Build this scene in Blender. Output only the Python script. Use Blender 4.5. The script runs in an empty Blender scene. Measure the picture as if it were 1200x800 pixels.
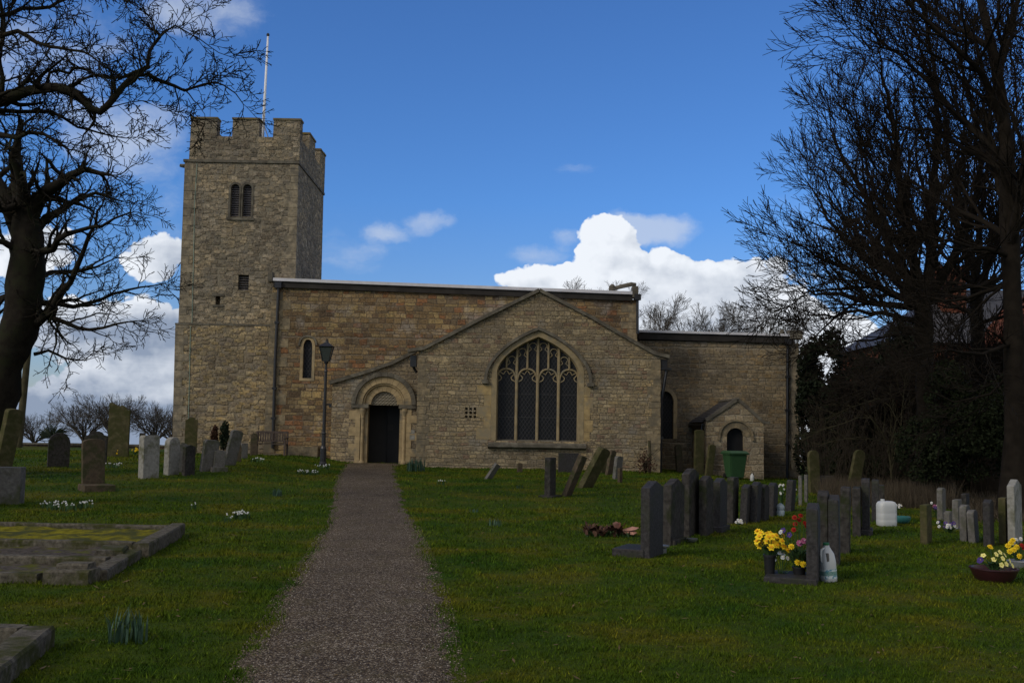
import bpy, bmesh, math, random
import numpy as np
from mathutils import Vector, Matrix, noise as mnoise
from mathutils.geometry import tessellate_polygon
random.seed(7); np.random.seed(7)
R = math.radians
scene = bpy.context.scene
C = scene.collection

# ------------------------------------------------------------------ camera
FPX = 1200.0
EYE = 1.6
PITCH = math.atan(100 / FPX)
ROLL = 0.0175
Fv = Vector((0, math.cos(PITCH), math.sin(PITCH)))
R0 = Vector((1, 0, 0)); U0 = Vector((0, -math.sin(PITCH), math.cos(PITCH)))
Rv = R0 * math.cos(ROLL) + U0 * math.sin(ROLL)
Uv = -R0 * math.sin(ROLL) + U0 * math.cos(ROLL)
CAMP = Vector((0, 0, EYE))
cam = bpy.data.cameras.new('camera'); camo = bpy.data.objects.new('camera', cam); C.objects.link(camo)
cam.sensor_width = 36; cam.lens = 36 * FPX / 1200; cam.clip_start = .1; cam.clip_end = 20000
M = Matrix((Rv, Uv, -Fv)).transposed().to_4x4(); M.translation = CAMP
camo.matrix_world = M
scene.camera = camo
scene.view_settings.view_transform = 'Standard'
scene.view_settings.look = 'None'
scene.view_settings.exposure = -0.3
scene.view_settings.gamma = 1

def ray(px, py):
    return Fv + Rv * ((px - 600) / FPX) + Uv * ((400 - py) / FPX)
def P(px, py, Y):
    d = ray(px, py); return CAMP + d * (Y / d.y)
def XZ(px, py, Y):
    p = P(px, py, Y); return (p.x, p.z)
def sst(t, a, b):
    t = min(1, max(0, (t - a) / (b - a))); return t * t * (3 - 2 * t)
def H(x, y):
    h = sst(y, 16, 34) * (.2 + .24 * sst(-x, 5.2, 7.6) - .36 * sst(x, 3.5, 11))
    if y > 46:
        h -= 60 * sst(y, 46, 700) + 1.0 * sst(y, 46, 60)
    if abs(x) > 30: h -= 40 * sst(abs(x), 30, 700)
    h += .03 * mnoise.noise(Vector((x * .45, y * .45, 0))) * sst(y, -2, 6)
    return h
def G(px, py):
    h = 0
    for i in range(30):
        d = ray(px, py)
        t = (h - EYE) / d.z
        p = CAMP + d * t
        h = .5 * h + .5 * H(p.x, p.y)
    return Vector((p.x, p.y, H(p.x, p.y)))

# ------------------------------------------------------------------ node helper
class NT:
    def __init__(s, nt): s.nt = nt; s.L = nt.links
    def n(s, typ, ins=None, out=0, **props):
        nd = s.nt.nodes.new(typ)
        for k, v in props.items(): setattr(nd, k, v)
        for k, v in (ins or {}).items():
            s.set(nd.inputs[k], v)
        return nd.outputs[out]
    def set(s, sock, v):
        if isinstance(v, bpy.types.NodeSocket): s.L.new(v, sock)
        elif v is not None: sock.default_value = v
    def m(s, op, a, b=None, c=None, clamp=False):
        ins = {0: a}
        if b is not None: ins[1] = b
        if c is not None: ins[2] = c
        return s.n('ShaderNodeMath', ins, operation=op, use_clamp=clamp)
    def vm(s, op, a, b=None, out=0):
        ins = {0: a}
        if b is not None: ins[1] = b
        return s.n('ShaderNodeVectorMath', ins, out=out, operation=op)
    def noise(s, vec, scale, detail=4, rough=.55, out=0, dist=0):
        return s.n('ShaderNodeTexNoise', {'Vector': vec, 'Scale': scale, 'Detail': detail, 'Roughness': rough, 'Distortion': dist}, out=out)
    def rng(s, v, a, b, c=0., d=1., smooth=False):
        return s.n('ShaderNodeMapRange', {'Value': v, 'From Min': a, 'From Max': b, 'To Min': c, 'To Max': d},
                   interpolation_type='SMOOTHSTEP' if smooth else 'LINEAR')
    def ramp(s, v, stops, const=False):
        nd = s.nt.nodes.new('ShaderNodeValToRGB'); s.set(nd.inputs[0], v)
        cr = nd.color_ramp; cr.interpolation = 'CONSTANT' if const else 'LINEAR'
        while len(cr.elements) < len(stops): cr.elements.new(.5)
        for e, (p, c) in zip(cr.elements, stops):
            e.position = p; e.color = (*c, 1)
        return nd.outputs[0]
    def mix(s, f, a, b, blend='MIX'):
        nd = s.nt.nodes.new('ShaderNodeMix'); nd.data_type = 'RGBA'; nd.blend_type = blend
        for i, v in ((0, f), (6, a), (7, b)):
            if isinstance(v, tuple) and len(v) == 3: v = (*v, 1)
            s.set(nd.inputs[i], v)
        return nd.outputs[2]
    def sep(s, v):
        nd = s.nt.nodes.new('ShaderNodeSeparateXYZ'); s.set(nd.inputs[0], v); return nd.outputs
    def comb(s, x=0., y=0., z=0.):
        return s.n('ShaderNodeCombineXYZ', {0: x, 1: y, 2: z})

# ------------------------------------------------------------------ world
SUN_AZ = math.atan2(-.80, -.60)
SUN_EL = R(33)
w = bpy.data.worlds.new('World'); scene.world = w; w.use_nodes = True
w.node_tree.nodes.clear()
T = NT(w.node_tree)
sky = w.node_tree.nodes.new('ShaderNodeTexSky'); sky.sky_type = 'NISHITA'; sky.sun_disc = False
sky.sun_elevation = SUN_EL; sky.sun_rotation = SUN_AZ; sky.altitude = 200; sky.air_density = 1.0; sky.dust_density = .35; sky.ozone_density = 2.4
SKY_S = .085
dirv = T.n('ShaderNodeTexCoord', out=0)
sx, sy, sz = T.sep(dirv)
yc = T.m('MAXIMUM', sy, .06)
u = T.m('DIVIDE', sx, yc); v = T.m('DIVIDE', sz, yc)
uv = T.comb(u, v, 0.)
front = T.rng(sy, .25, .45, smooth=True)
def tuv(px, py):
    d = ray(px, py); return d.x / d.y, d.z / d.y
def blobs(lst, uvw=None):
    acc = None
    for (px, py, rx, ry, k) in lst:
        cu, cv = tuv(px, py)
        q = T.vm('MULTIPLY', T.vm('SUBTRACT', uvw, (cu, cv, 0)), (FPX / rx, FPX / ry, 0))
        d2 = T.vm('DOT_PRODUCT', q, q, out=1)
        b = T.m('MULTIPLY', T.m('MAXIMUM', T.m('SUBTRACT', 1.0, d2), 0.), k)
        acc = b if acc is None else T.m('ADD', acc, b)
    return acc
HARD = [(708, 280, 40, 38, 1.2), (640, 334, 66, 32, 1.2), (700, 334, 60, 62, 1.2), (762, 330, 60, 50, 1.2), (815, 335, 56, 44, 1.2), (860, 334, 52, 46, 1.2), (902, 352, 62, 56, 1.1),
        (952, 412, 96, 70, 1), (960, 490, 190, 50, 1.2), (1060, 440, 140, 80, 1), (780, 400, 220, 70, 1), (1350, 470, 250, 80, 1),
        (192, 300, 56, 36, 1), (120, 385, 150, 56, 1), (60, 500, 240, 80, 1.2), (185, 470, 120, 90, 1.0), (30, 300, 70, 50, .8), (-200, 420, 240, 120, 1), (1700, 450, 300, 100, 1)]
def density(vec, detail):
    wn = T.noise(vec, 9.0, 5, .6, out=1)
    v2 = T.vm('ADD', vec, T.vm('MULTIPLY', T.vm('SUBTRACT', wn, (.5, .5, .5)), (.040, .034, 0)))
    h = blobs(HARD, v2)
    acc = T.m('MINIMUM', h, 1.0)
    wf = T.vm('ADD', vec, T.vm('MULTIPLY', T.vm('SUBTRACT', T.noise(vec, 40., 4, .6, out=1), (.5, .5, .5)), (.022, .022, 0)))
    for sc_, am in ((22., .75), (52., .38), (120., .20))[:detail]:
        vd_ = T.n('ShaderNodeTexVoronoi', {'Vector': wf, 'Scale': sc_}, out=0, voronoi_dimensions='2D', feature='F1')
        acc = T.m('ADD', acc, T.m('MULTIPLY', T.m('SUBTRACT', .42, vd_), am))
    acc = T.m('ADD', acc, T.m('MULTIPLY', T.m('SUBTRACT', T.noise(vec, 16.0, 10, .6), .5), 1.1))
    return acc, h
dens, hard = density(uv, 3)
dens2, _h2 = density(T.vm('ADD', uv, (-.010, .012, 0)), 2)
mh = T.m('MULTIPLY', T.m('MULTIPLY', T.rng(dens, .34, .50, smooth=True), T.rng(hard, .03, .12)), front)
uvw = T.vm('ADD', uv, T.vm('MULTIPLY', T.vm('SUBTRACT', T.noise(uv, 11.0, 6, .62, out=1), (.5, .5, .5)), (.06, .045, 0)))
soft = blobs([(150, 160, 95, 60, 1), (240, 5, 90, 50, .8), (60, 60, 120, 90, .7), (450, 270, 40, 16, .55), (505, 256, 34, 20, .7), (478, 264, 60, 18, .3), (770, 266, 62, 26, 1.2), (735, 262, 40, 24, .8), (632, 300, 44, 16, .7), (662, 278, 30, 18, .8),
              (400, 300, 60, 34, .3), (395, 280, 150, 50, .12), (210, 240, 60, 60, .35), (1080, 240, 200, 120, .22), (675, 195, 30, 10, .25)], uvw)
sn = T.noise(T.vm('MULTIPLY', uvw, (.8, 1.4, 1)), 15.0, 10, .6)
ms = T.m('MULTIPLY', T.rng(T.m('ADD', soft, T.m('MULTIPLY', T.m('SUBTRACT', sn, .5), 1.9)), .16, 1.15, 0., .62, smooth=True), T.m('MULTIPLY', front, T.rng(soft, .0, .15)))
# shade of the cloud bodies
sh = T.noise(T.vm('MULTIPLY', T.vm('ADD', uv, (3.1, 1.03, 0)), (1., 1.7, 1)), 8.0, 8, .55)
low = T.rng(v, .0, .16, 1., 0.)
leftw = T.rng(u, -.36, -.20, 1., 0.)
lit = T.m('MULTIPLY', T.m('SUBTRACT', dens, dens2), -.42)
thin = T.m('ADD', T.m('ADD', T.m('ADD', T.m('MULTIPLY', T.m('SUBTRACT', sh, .5), 2.2), .20), lit), T.m('MULTIPLY', T.m('MULTIPLY', low, leftw), .6))
strat = T.noise(T.vm('MULTIPLY', T.vm('ADD', uv, (5., 1., 0)), (2.0, 9., 1)), 1.7, 6, .5)
thin = T.m('ADD', thin, T.m('MULTIPLY', T.m('MULTIPLY', T.m('SUBTRACT', strat, .45), 3.4), leftw), clamp=True)
K = 1.34
ccol = T.mix(thin, (.80 * K, .84 * K, .90 * K), (.25 * K, .31 * K, .42 * K))
# clouds in the rest of the sky (behind and beside)
gn = T.noise(dirv, 2.6, 8, .55)
mg = T.m('MULTIPLY', T.rng(gn, .40, .54, smooth=True), T.m('SUBTRACT', 1.0, front))
sc = w.node_tree.nodes.new('ShaderNodeVectorMath'); sc.operation = 'SCALE'; T.L.new(sky.outputs[0], sc.inputs[0]); sc.inputs[3].default_value = SKY_S
# horizon lightening is Nishita's own; only a hue grade for the polarised blue
skyc = T.mix(1.0, sc.outputs[0], T.mix(T.rng(v, .02, .22), (.95, 1.05, 1.40), (.70, 1.22, 1.95)), 'MULTIPLY')
col = T.mix(ms, skyc, (.58 * K, .64 * K, .74 * K))
col = T.mix(mh, col, ccol)
col = T.mix(mg, col, (.66 * K, .62 * K, .57 * K))
bg = w.node_tree.nodes.new('ShaderNodeBackground'); bg.inputs[1].default_value = 1.0
T.L.new(col, bg.inputs[0])
wo = w.node_tree.nodes.new('ShaderNodeOutputWorld'); T.L.new(bg.outputs[0], wo.inputs[0])

sun = bpy.data.lights.new('sun', 'SUN'); sun.energy = 1.75; sun.angle = R(20); sun.color = (1, .89, .74)
suno = bpy.data.objects.new('sun', sun); C.objects.link(suno)
sd = Vector((math.sin(SUN_AZ) * math.cos(SUN_EL), math.cos(SUN_AZ) * math.cos(SUN_EL), math.sin(SUN_EL)))
suno.rotation_euler = sd.to_track_quat('Z', 'Y').to_euler()

# ------------------------------------------------------------------ materials
def mat(name):
    m = bpy.data.materials.new(name); m.use_nodes = True
    nt = m.node_tree; b = nt.nodes['Principled BSDF']
    return m, NT(nt), b
def bump(t, b, h, strength=.5, dist=.02):
    t.L.new(t.n('ShaderNodeBump', {'Height': h, 'Strength': strength, 'Distance': dist}), b.inputs['Normal'])
def simple(name, col, rough=.7, var=.25, scale=8, spec=.3, metal=0, bumps=0, obj=True, col2=None, thr=None):
    m, t, b = mat(name)
    co = t.n('ShaderNodeTexCoord', out=3) if obj else t.n('ShaderNodeNewGeometry')
    n1 = t.noise(co, scale, 6, .6)
    c = t.mix(t.rng(n1, .3, .7), tuple(x * (1 - var) for x in col), tuple(min(1, x * (1 + var)) for x in col))
    if col2:
        n2 = t.noise(co, (thr[0] if thr else scale * .5), 5, .65)
        c = t.mix(t.rng(n2, thr[1] if thr else .48, thr[2] if thr else .6), c, (*col2, 1))
    t.L.new(c, b.inputs['Base Color'])
    b.inputs['Roughness'].default_value = rough; b.inputs['Specular IOR Level'].default_value = spec; b.inputs['Metallic'].default_value = metal
    if bumps: bump(t, b, t.noise(co, scale * 5, 4, .6), bumps, .01)
    return m

def stone(name, h, wd, pal, mortar, mode='course', mw=.012, patch=None, patchs=.35, dark=.6, bstr=.95):
    m, t, b = mat(name)
    pos = t.n('ShaderNodeNewGeometry')
    x, y, z = t.sep(pos)
    flat = t.comb(t.m('ADD', x, y), z, 0.)
    wp = t.vm('SUBTRACT', t.noise(flat, 2.2, 4, .6, out=1), (.5, .5, .5))
    wp2 = t.vm('SUBTRACT', t.noise(flat, 11, 3, .6, out=1), (.5, .5, .5))
    f2 = t.vm('ADD', flat, t.vm('ADD', t.vm('MULTIPLY', wp, (.20, .13, 0)), t.vm('MULTIPLY', wp2, (.06, .04, 0))))
    uu, vv, _ = t.sep(f2)
    if mode == 'course':
        zz = t.m('DIVIDE', vv, h)
        zn = t.n('ShaderNodeTexNoise', {'W': t.m('MULTIPLY', zz, .45), 'Scale': 1.0, 'Detail': 1.0}, noise_dimensions='1D')
        zz = t.m('ADD', zz, t.m('MULTIPLY', zn, 1.6))
        row = t.m('FLOOR', zz); fr = t.m('FRACT', zz)
        rr = t.n('ShaderNodeTexWhiteNoise', {'W': row}, noise_dimensions='1D')
        wscale = t.m('ADD', .75, t.m('MULTIPLY', rr, .6))
        W = t.m('ADD', t.m('MULTIPLY', t.m('DIVIDE', uu, wd), wscale), t.m('MULTIPLY', rr, 531.7))
        v1 = t.n('ShaderNodeTexVoronoi', {'W': W, 'Scale': 1.0, 'Randomness': .75}, out=1, voronoi_dimensions='1D', feature='F1')
        v2 = t.n('ShaderNodeTexVoronoi', {'W': W, 'Scale': 1.0, 'Randomness': .75}, out=0, voronoi_dimensions='1D', feature='DISTANCE_TO_EDGE')
        ed = t.m('MINIMUM', t.m('MULTIPLY', v2, wd), t.m('MULTIPLY', t.m('MINIMUM', fr, t.m('SUBTRACT', 1.0, fr)), h))
        cellc = v1
    else:
        sv = t.vm('MULTIPLY', f2, (1 / wd, 1 / h, 1))
        cellc = t.n('ShaderNodeTexVoronoi', {'Vector': sv, 'Scale': 1.0, 'Randomness': .8}, out=1, voronoi_dimensions='2D', feature='F1', distance='CHEBYCHEV')
        v2 = t.n('ShaderNodeTexVoronoi', {'Vector': sv, 'Scale': 1.0, 'Randomness': .8}, out=0, voronoi_dimensions='2D', feature='F1', distance='CHEBYCHEV')
        ed = t.m('MULTIPLY', t.m('SUBTRACT', .62, v2), h * .5)
    cr, cg, cb = t.sep(cellc)
    n = len(pal)
    stops = [(i / n, c) for i, c in enumerate(pal)]
    c = t.ramp(cr, stops, const=True)
    # value variation per stone
    c = t.mix(t.m('MULTIPLY', cg, .38), c, tuple(dark * .5 * q for q in pal[0]))
    # inner grain
    g1 = t.noise(pos, 14, 6, .65); g2 = t.noise(pos, 60, 3, .6)
    c = t.mix(1.0, c, t.ramp(g1, [(.28, (.45, .43, .42)), (.5, (1, 1, 1)), (.74, (1.5, 1.45, 1.35))]), 'MULTIPLY')
    pits = t.noise(t.vm('MULTIPLY', pos, (1, 1, 1.5)), 9, 6, .72)
    c = t.mix(t.rng(pits, .575, .655, 0., .9), c, tuple(.16 * q for q in pal[0]))
    c = t.mix(t.rng(pits, .37, .28, 0., .6), c, tuple(min(1, 1.5 * q) for q in pal[0]))
    # large weather stains
    big = t.noise(pos, .55, 6, .6)
    c = t.mix(1.0, c, t.ramp(big, [(.32, (.55, .55, .58)), (.5, (.95, .95, .95)), (.68, (1.3, 1.22, 1.06))]), 'MULTIPLY')
    if patch:
        pn = t.noise(t.vm('ADD', pos, (9, 4, 2)), 1.1, 7, .68)
        c = t.mix(t.rng(pn, .54, .66, 0., patchs), c, (*patch, 1))
    mm = t.rng(t.m('ADD', ed, t.m('MULTIPLY', t.m('SUBTRACT', g1, .5), mw * 1.6)), mw * .3, mw * 1.4, 1., 0., smooth=True)
    c = t.mix(t.m('MULTIPLY', mm, .8), c, t.mix(g1, tuple(q * .7 for q in mortar), tuple(q * 1.25 for q in mortar)))
    t.L.new(c, b.inputs['Base Color'])
    b.inputs['Roughness'].default_value = .95; b.inputs['Specular IOR Level'].default_value = .12
    hgt = t.m('ADD', t.m('MULTIPLY', t.m('SUBTRACT', 1.0, mm), .8), t.m('ADD', t.m('MULTIPLY', g1, .9), t.m('MULTIPLY', g2, .35)))
    hgt = t.m('ADD', hgt, t.m('MULTIPLY', cb, .5))
    bump(t, b, hgt, bstr, .05)
    return m

M_ = {}
M_['tower'] = stone('tower_rubble', .135, .25, [(.25, .21, .15), (.32, .27, .19), (.21, .185, .14), (.36, .30, .21), (.28, .24, .17), (.40, .34, .25), (.23, .20, .15)], (.24, .21, .155), 'cell', patch=(.22, .20, .165), patchs=.7)
M_['towlow'] = stone('tower_lower_rubble', .13, .27, [(.33, .26, .15), (.38, .31, .19), (.26, .21, .14), (.42, .34, .21), (.30, .25, .17), (.36, .28, .15), (.24, .20, .15)], (.25, .21, .15), 'cell', patch=(.19, .175, .15), patchs=.75)
M_['nave'] = stone('nave_coursed_rubble', .15, .31, [(.27, .19, .10), (.21, .145, .08), (.32, .24, .135), (.28, .145, .075), (.22, .17, .11), (.36, .27, .135), (.16, .115, .075), (.30, .215, .115)], (.20, .165, .12), patch=(.36, .32, .27), patchs=.6)
M_['trans'] = stone('transept_squared_stone', .125, .25, [(.34, .27, .165), (.38, .31, .20), (.30, .24, .155), (.28, .23, .155), (.36, .285, .17), (.27, .19, .13), (.32, .26, .175), (.43, .35, .22), (.33, .27, .17), (.31, .26, .18)], (.27, .23, .16), patch=(.24, .22, .185), patchs=.75)
M_['chanc'] = stone('chancel_rubble', .15, .30, [(.26, .21, .135), (.31, .25, .16), (.22, .18, .12), (.28, .21, .12), (.24, .20, .14)], (.29, .25, .18), mw=.012, patch=(.36, .32, .26), patchs=.5)
M_['porch'] = stone('porch_squared_stone', .19, .34, [(.38, .32, .22), (.30, .24, .16), (.26, .205, .14), (.42, .35, .24), (.33, .27, .18)], (.38, .33, .25), mw=.014, patch=(.25,.22,.17), patchs=.6)
M_['dress'] = simple('dressed_sandstone', (.34, .26, .145), .9, .3, 3.5, .15, bumps=.4, obj=False, col2=(.16, .145, .11), thr=(1.6, .5, .68))
M_['tracery'] = simple('tracery_stone', (.27, .215, .125), .9, .28, 4, .15, bumps=.35, obj=False, col2=(.2, .18, .13), thr=(3, .5, .65))
M_['coping'] = simple('coping_stone', (.105, .095, .075), .95, .35, 3, .12, bumps=.5, obj=False, col2=(.17, .155, .12), thr=(2.5, .5, .62))
M_['quoin'] = simple('quoin_stone', (.245, .195, .12), .93, .5, 8, .12, bumps=.9, obj=False, col2=(.14, .12, .085), thr=(2.2, .42, .60))
M_['lead'] = simple('lead_flashing', (.55, .55, .58), .55, .15, 2, .4, obj=False)
M_['leadroof'] = simple('lead_roof', (.22, .23, .25), .6, .2, 1.5, .3, obj=False)
M_['black'] = simple('black_paint', (.012, .012, .014), .4, .3, 6, .5, obj=False)
M_['gutter'] = simple('shadow_dark_eaves', (.03, .027, .024), .8, .3, 3, .2, obj=False)
M_['louvre'] = simple('louvre_slats', (.085, .08, .085), .8, .25, 12, .2, obj=False)
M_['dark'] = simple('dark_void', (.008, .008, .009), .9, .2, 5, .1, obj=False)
M_['slate'] = simple('slate_roof', (.050, .050, .054), .6, .35, 5, .3, bumps=.4, obj=False)
M_['polewhite'] = simple('white_pole_paint', (.75, .76, .78), .4, .06, 3, .4)
M_['copper'] = simple('verdigris_strip', (.25, .33, .27), .8, .2, 4, .2, obj=False)
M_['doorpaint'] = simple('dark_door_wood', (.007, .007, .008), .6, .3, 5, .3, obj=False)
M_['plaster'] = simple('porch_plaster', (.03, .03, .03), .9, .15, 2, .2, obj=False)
M_['paper'] = simple('paper_notice', (.42, .42, .42), .8, .1, 30, .2, obj=False)
M_['granite'] = simple('dark_granite', (.036, .034, .034), .65, .55, 30, .14, bumps=.15, col2=(.030, .034, .020), thr=(3, .5, .7))
M_['granite2'] = simple('worn_granite', (.040, .037, .034), .8, .6, 14, .1, bumps=.2, col2=(.024, .030, .012), thr=(3, .5, .65))
M_['greystone'] = simple('grey_headstone', (.125, .12, .11), .9, .3, 18, .12, bumps=.3, col2=(.07, .075, .045), thr=(3, .48, .62))
M_['palestone'] = simple('pale_headstone', (.25, .245, .22), .9, .25, 14, .12, bumps=.3, col2=(.13, .13, .09), thr=(3, .5, .62))
M_['mossy'] = simple('mossy_sandstone', (.085, .075, .038), .95, .4, 9, .1, bumps=.5, col2=(.052, .054, .020), thr=(4, .42, .6))
M_['brownst'] = simple('brown_sandstone', (.085, .066, .045), .95, .35, 9, .1, bumps=.5, col2=(.05, .052, .025), thr=(4, .48, .6))
M_['kerb'] = simple('mossy_kerb_stone', (.10, .090, .070), .95, .6, 22, .1, bumps=.9, obj=False, col2=(.045, .048, .014), thr=(2.8, .47, .60))
M_['moss'] = simple('bright_moss', (.15, .135, .012), .97, .45, 9, .05, bumps=.9, obj=False, col2=(.055, .06, .02), thr=(2.4, .46, .58))
M_['earth'] = simple('bare_soil', (.045, .032, .02), .97, .4, 12, .05, bumps=.9, obj=False)
M_['bark'] = simple('dark_bark', (.019, .016, .012), .95, .4, 6, .08, bumps=.6, obj=False, col2=(.020, .022, .011), thr=(1.5, .5, .65))
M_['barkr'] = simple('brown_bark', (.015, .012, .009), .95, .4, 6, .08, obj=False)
M_['barkfar'] = simple('grey_bark', (.075, .066, .055), .95, .2, 2, .08, obj=False)
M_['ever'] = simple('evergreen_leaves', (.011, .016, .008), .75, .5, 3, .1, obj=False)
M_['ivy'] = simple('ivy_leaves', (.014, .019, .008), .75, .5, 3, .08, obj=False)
M_['redleaf'] = simple('russet_leaves', (.065, .034, .022), .8, .5, 8, .15, obj=False)
M_['conifer'] = simple('conifer_needles', (.016, .026, .013), .8, .5, 8, .15, obj=False)
M_['conred'] = simple('russet_conifer_needles', (.06, .03, .018), .8, .5, 8, .15, obj=False)
M_['hedge'] = simple('winter_twigs', (.030, .024, .017), .9, .4, 3, .1, obj=False)
M_['drygrass'] = simple('dry_stalks', (.065, .052, .036), .9, .4, 2, .1, obj=False)
M_['binplastic'] = simple('green_bin_plastic', (.028, .075, .030), .45, .12, 6, .4)
M_['rubber'] = simple('black_rubber', (.012, .012, .012), .7, .2, 6, .3)
M_['hdpe'] = simple('milky_plastic', (.50, .52, .52), .4, .06, 4, .4)
M_['clearpl'] = simple('pale_bottle_plastic', (.30, .36, .38), .25, .1, 6, .5)
M_['teal'] = simple('teal_glaze', (.03, .14, .14), .35, .15, 6, .5)
M_['maroon'] = simple('maroon_plastic', (.035, .010, .012), .35, .15, 6, .5)
M_['blackpot'] = simple('black_plastic_pot', (.013, .013, .014), .4, .2, 6, .4)
M_['metal'] = simple('dull_metal', (.35, .36, .37), .35, .1, 6, .5, metal=.7)
M_['yellow'] = simple('yellow_petals', (.80, .58, .02), .7, .18, 30, .2)
M_['paleyel'] = simple('pale_yellow_petals', (.72, .66, .22), .7, .15, 30, .2)
M_['orange'] = simple('orange_trumpet', (.72, .34, .01), .7, .15, 30, .2)
M_['redp'] = simple('red_petals', (.35, .018, .012), .7, .2, 30, .2)
M_['pinkp'] = simple('pink_petals', (.45, .13, .26), .7, .2, 30, .2)
M_['purplep'] = simple('purple_petals', (.055, .03, .16), .7, .2, 30, .2)
M_['whitep'] = simple('white_petals', (.72, .73, .72), .7, .08, 30, .2)
M_['stem'] = simple('green_stems', (.035, .075, .022), .6, .3, 8, .25)
M_['dleaf'] = simple('daffodil_leaves', (.035, .075, .045), .55, .3, 10, .3)
M_['labelblue'] = simple('jug_label', (.20, .36, .42), .5, .3, 25, .3)
M_['capgreen'] = simple('green_cap', (.02, .14, .05), .4, .1, 6, .4)
M_['peach'] = simple('peach_ribbon', (.42, .22, .16), .6, .2, 9, .3)
M_['bench'] = simple('weathered_bench_wood', (.075, .058, .05), .85, .3, 14, .15, bumps=.3)
M_['polewood'] = simple('utility_pole_wood', (.07, .062, .035), .9, .3, 4, .1, bumps=.3)
M_['brickwall'] = stone('red_brick', .075, .22, [(.12, .036, .022), (.14, .046, .026), (.10, .034, .022), (.15, .052, .03)], (.10, .07, .05), mw=.008, bstr=.3)
M_['lowwall'] = stone('low_wall_stone', .14, .30, [(.10, .075, .055), (.13, .09, .06), (.08, .065, .05)], (.09, .08, .065))
M_['glasslamp'] = simple('lantern_glass', (.05, .06, .058), .1, .1, 4, .6)
M_['palmleaf'] = simple('spiky_leaves', (.035, .05, .03), .6, .3, 4, .3)
M_['farfield'] = simple('rough_grass_bank', (.05, .06, .03), .9, .3, 3, .1, obj=False)

# leaded glass
m, t, b = mat('leaded_glass'); M_['glass'] = m
pos = t.n('ShaderNodeNewGeometry'); x, y, z = t.sep(pos)
def lat(t, x, z, s, asp, wdt):
    a = t.m('ABSOLUTE', t.m('SUBTRACT', t.m('FRACT', t.m('ADD', t.m('DIVIDE', x, s), t.m('DIVIDE', z, s * asp))), .5))
    c = t.m('ABSOLUTE', t.m('SUBTRACT', t.m('FRACT', t.m('SUBTRACT', t.m('DIVIDE', x, s), t.m('DIVIDE', z, s * asp))), .5))
    return t.m('MAXIMUM', t.rng(a, wdt, 0., 0., 1.), t.rng(c, wdt, 0., 0., 1.))
l = lat(t, x, z, .125, 1.5, .10)
hb = t.rng(t.m('ABSOLUTE', t.m('SUBTRACT', t.m('FRACT', t.m('DIVIDE', t.m('ADD', z, .02), .78)), .5)), .02, .0)
l = t.m('MAXIMUM', l, hb)
cells = t.noise(pos, 9, 3)
c = t.mix(l, t.mix(cells, (.004, .005, .006), (.014, .015, .018)), (.05, .05, .052))
t.L.new(c, b.inputs['Base Color']); b.inputs['Roughness'].default_value = .45; b.inputs['Specular IOR Level'].default_value = .18
bump(t, b, t.m('ADD', l, t.m('MULTIPLY', cells, .5)), .4, .01)

# ground
m, t, b = mat('turf'); M_['turf'] = m
pos = t.n('ShaderNodeNewGeometry')
n1 = t.noise(pos, .7, 6, .62); n2 = t.noise(pos, 5, 6, .65); n3 = t.noise(pos, 45, 4, .7)
c = t.ramp(n1, [(.34, (.026, .058, .005)), (.5, (.046, .070, .005)), (.62, (.076, .080, .008))])
c = t.mix(t.rng(n2, .55, .72, 0., .55), c, (.060, .048, .012, 1))
c = t.mix(1.0, c, t.ramp(n3, [(.25, (.45, .45, .45)), (.5, (1, 1, 1)), (.75, (1.55, 1.5, 1.3))]), 'MULTIPLY')
t.L.new(c, b.inputs['Base Color']); b.inputs['Roughness'].default_value = .95; b.inputs['Specular IOR Level'].default_value = .08
bump(t, b, t.m('ADD', n3, n2), .8, .03)
m, t, b = mat('grass_blade'); M_['blade'] = m
pos = t.n('ShaderNodeNewGeometry')
att = t.n('ShaderNodeAttribute', attribute_name='rnd', out=2)
n1 = t.noise(pos, .7, 6, .62); n2 = t.noise(pos, 5, 6, .65)
c = t.ramp(n1, [(.34, (.030, .070, .006)), (.5, (.056, .092, .006)), (.62, (.098, .104, .008))])
c = t.mix(t.rng(n2, .56, .74, 0., .4), c, (.085, .068, .014, 1))
c = t.mix(1.0, c, t.ramp(att, [(0, (.55, .6, .6)), (.6, (1, 1, 1)), (.93, (1.3, 1.25, 1.1)), (1, (2.4, 2.0, 1.8))]), 'MULTIPLY')
t.L.new(c, b.inputs['Base Color']); b.inputs['Roughness'].default_value = .8; b.inputs['Specular IOR Level'].default_value = .06
b.inputs['Subsurface Weight'].default_value = 0
m, t, b = mat('gravel'); M_['gravel'] = m
pos = t.n('ShaderNodeNewGeometry')
vc = t.n('ShaderNodeTexVoronoi', {'Vector': pos, 'Scale': 62.}, out=1); vd = t.n('ShaderNodeTexVoronoi', {'Vector': pos, 'Scale': 62.}, out=0)
r_, g_, b_ = t.sep(vc)
c = t.ramp(r_, [(0, (.035, .022, .011)), (.25, (.088, .063, .037)), (.5, (.138, .103, .063)), (.72, (.20, .156, .102)), (.93, (.40, .34, .26))])
c = t.mix(t.rng(vd, .3, .6, 0., .75), c, (.035, .027, .022, 1))
n1 = t.noise(pos, 1.3, 5, .6)
c = t.mix(1.0, c, t.ramp(n1, [(.3, (.72, .72, .72)), (.7, (1.2, 1.2, 1.2))]), 'MULTIPLY')
n4 = t.noise(pos, 2.6, 6, .7); c = t.mix(t.rng(n4, .53, .66, 0., .6), c, (.060, .050, .020, 1))
t.L.new(c, b.inputs['Base Color']); b.inputs['Roughness'].default_value = .9; b.inputs['Specular IOR Level'].default_value = .1
bump(t, b, t.m('SUBTRACT', 1.0, vd), .8, .012)
m, t, b = mat('pebble'); M_['pebble'] = m
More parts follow.
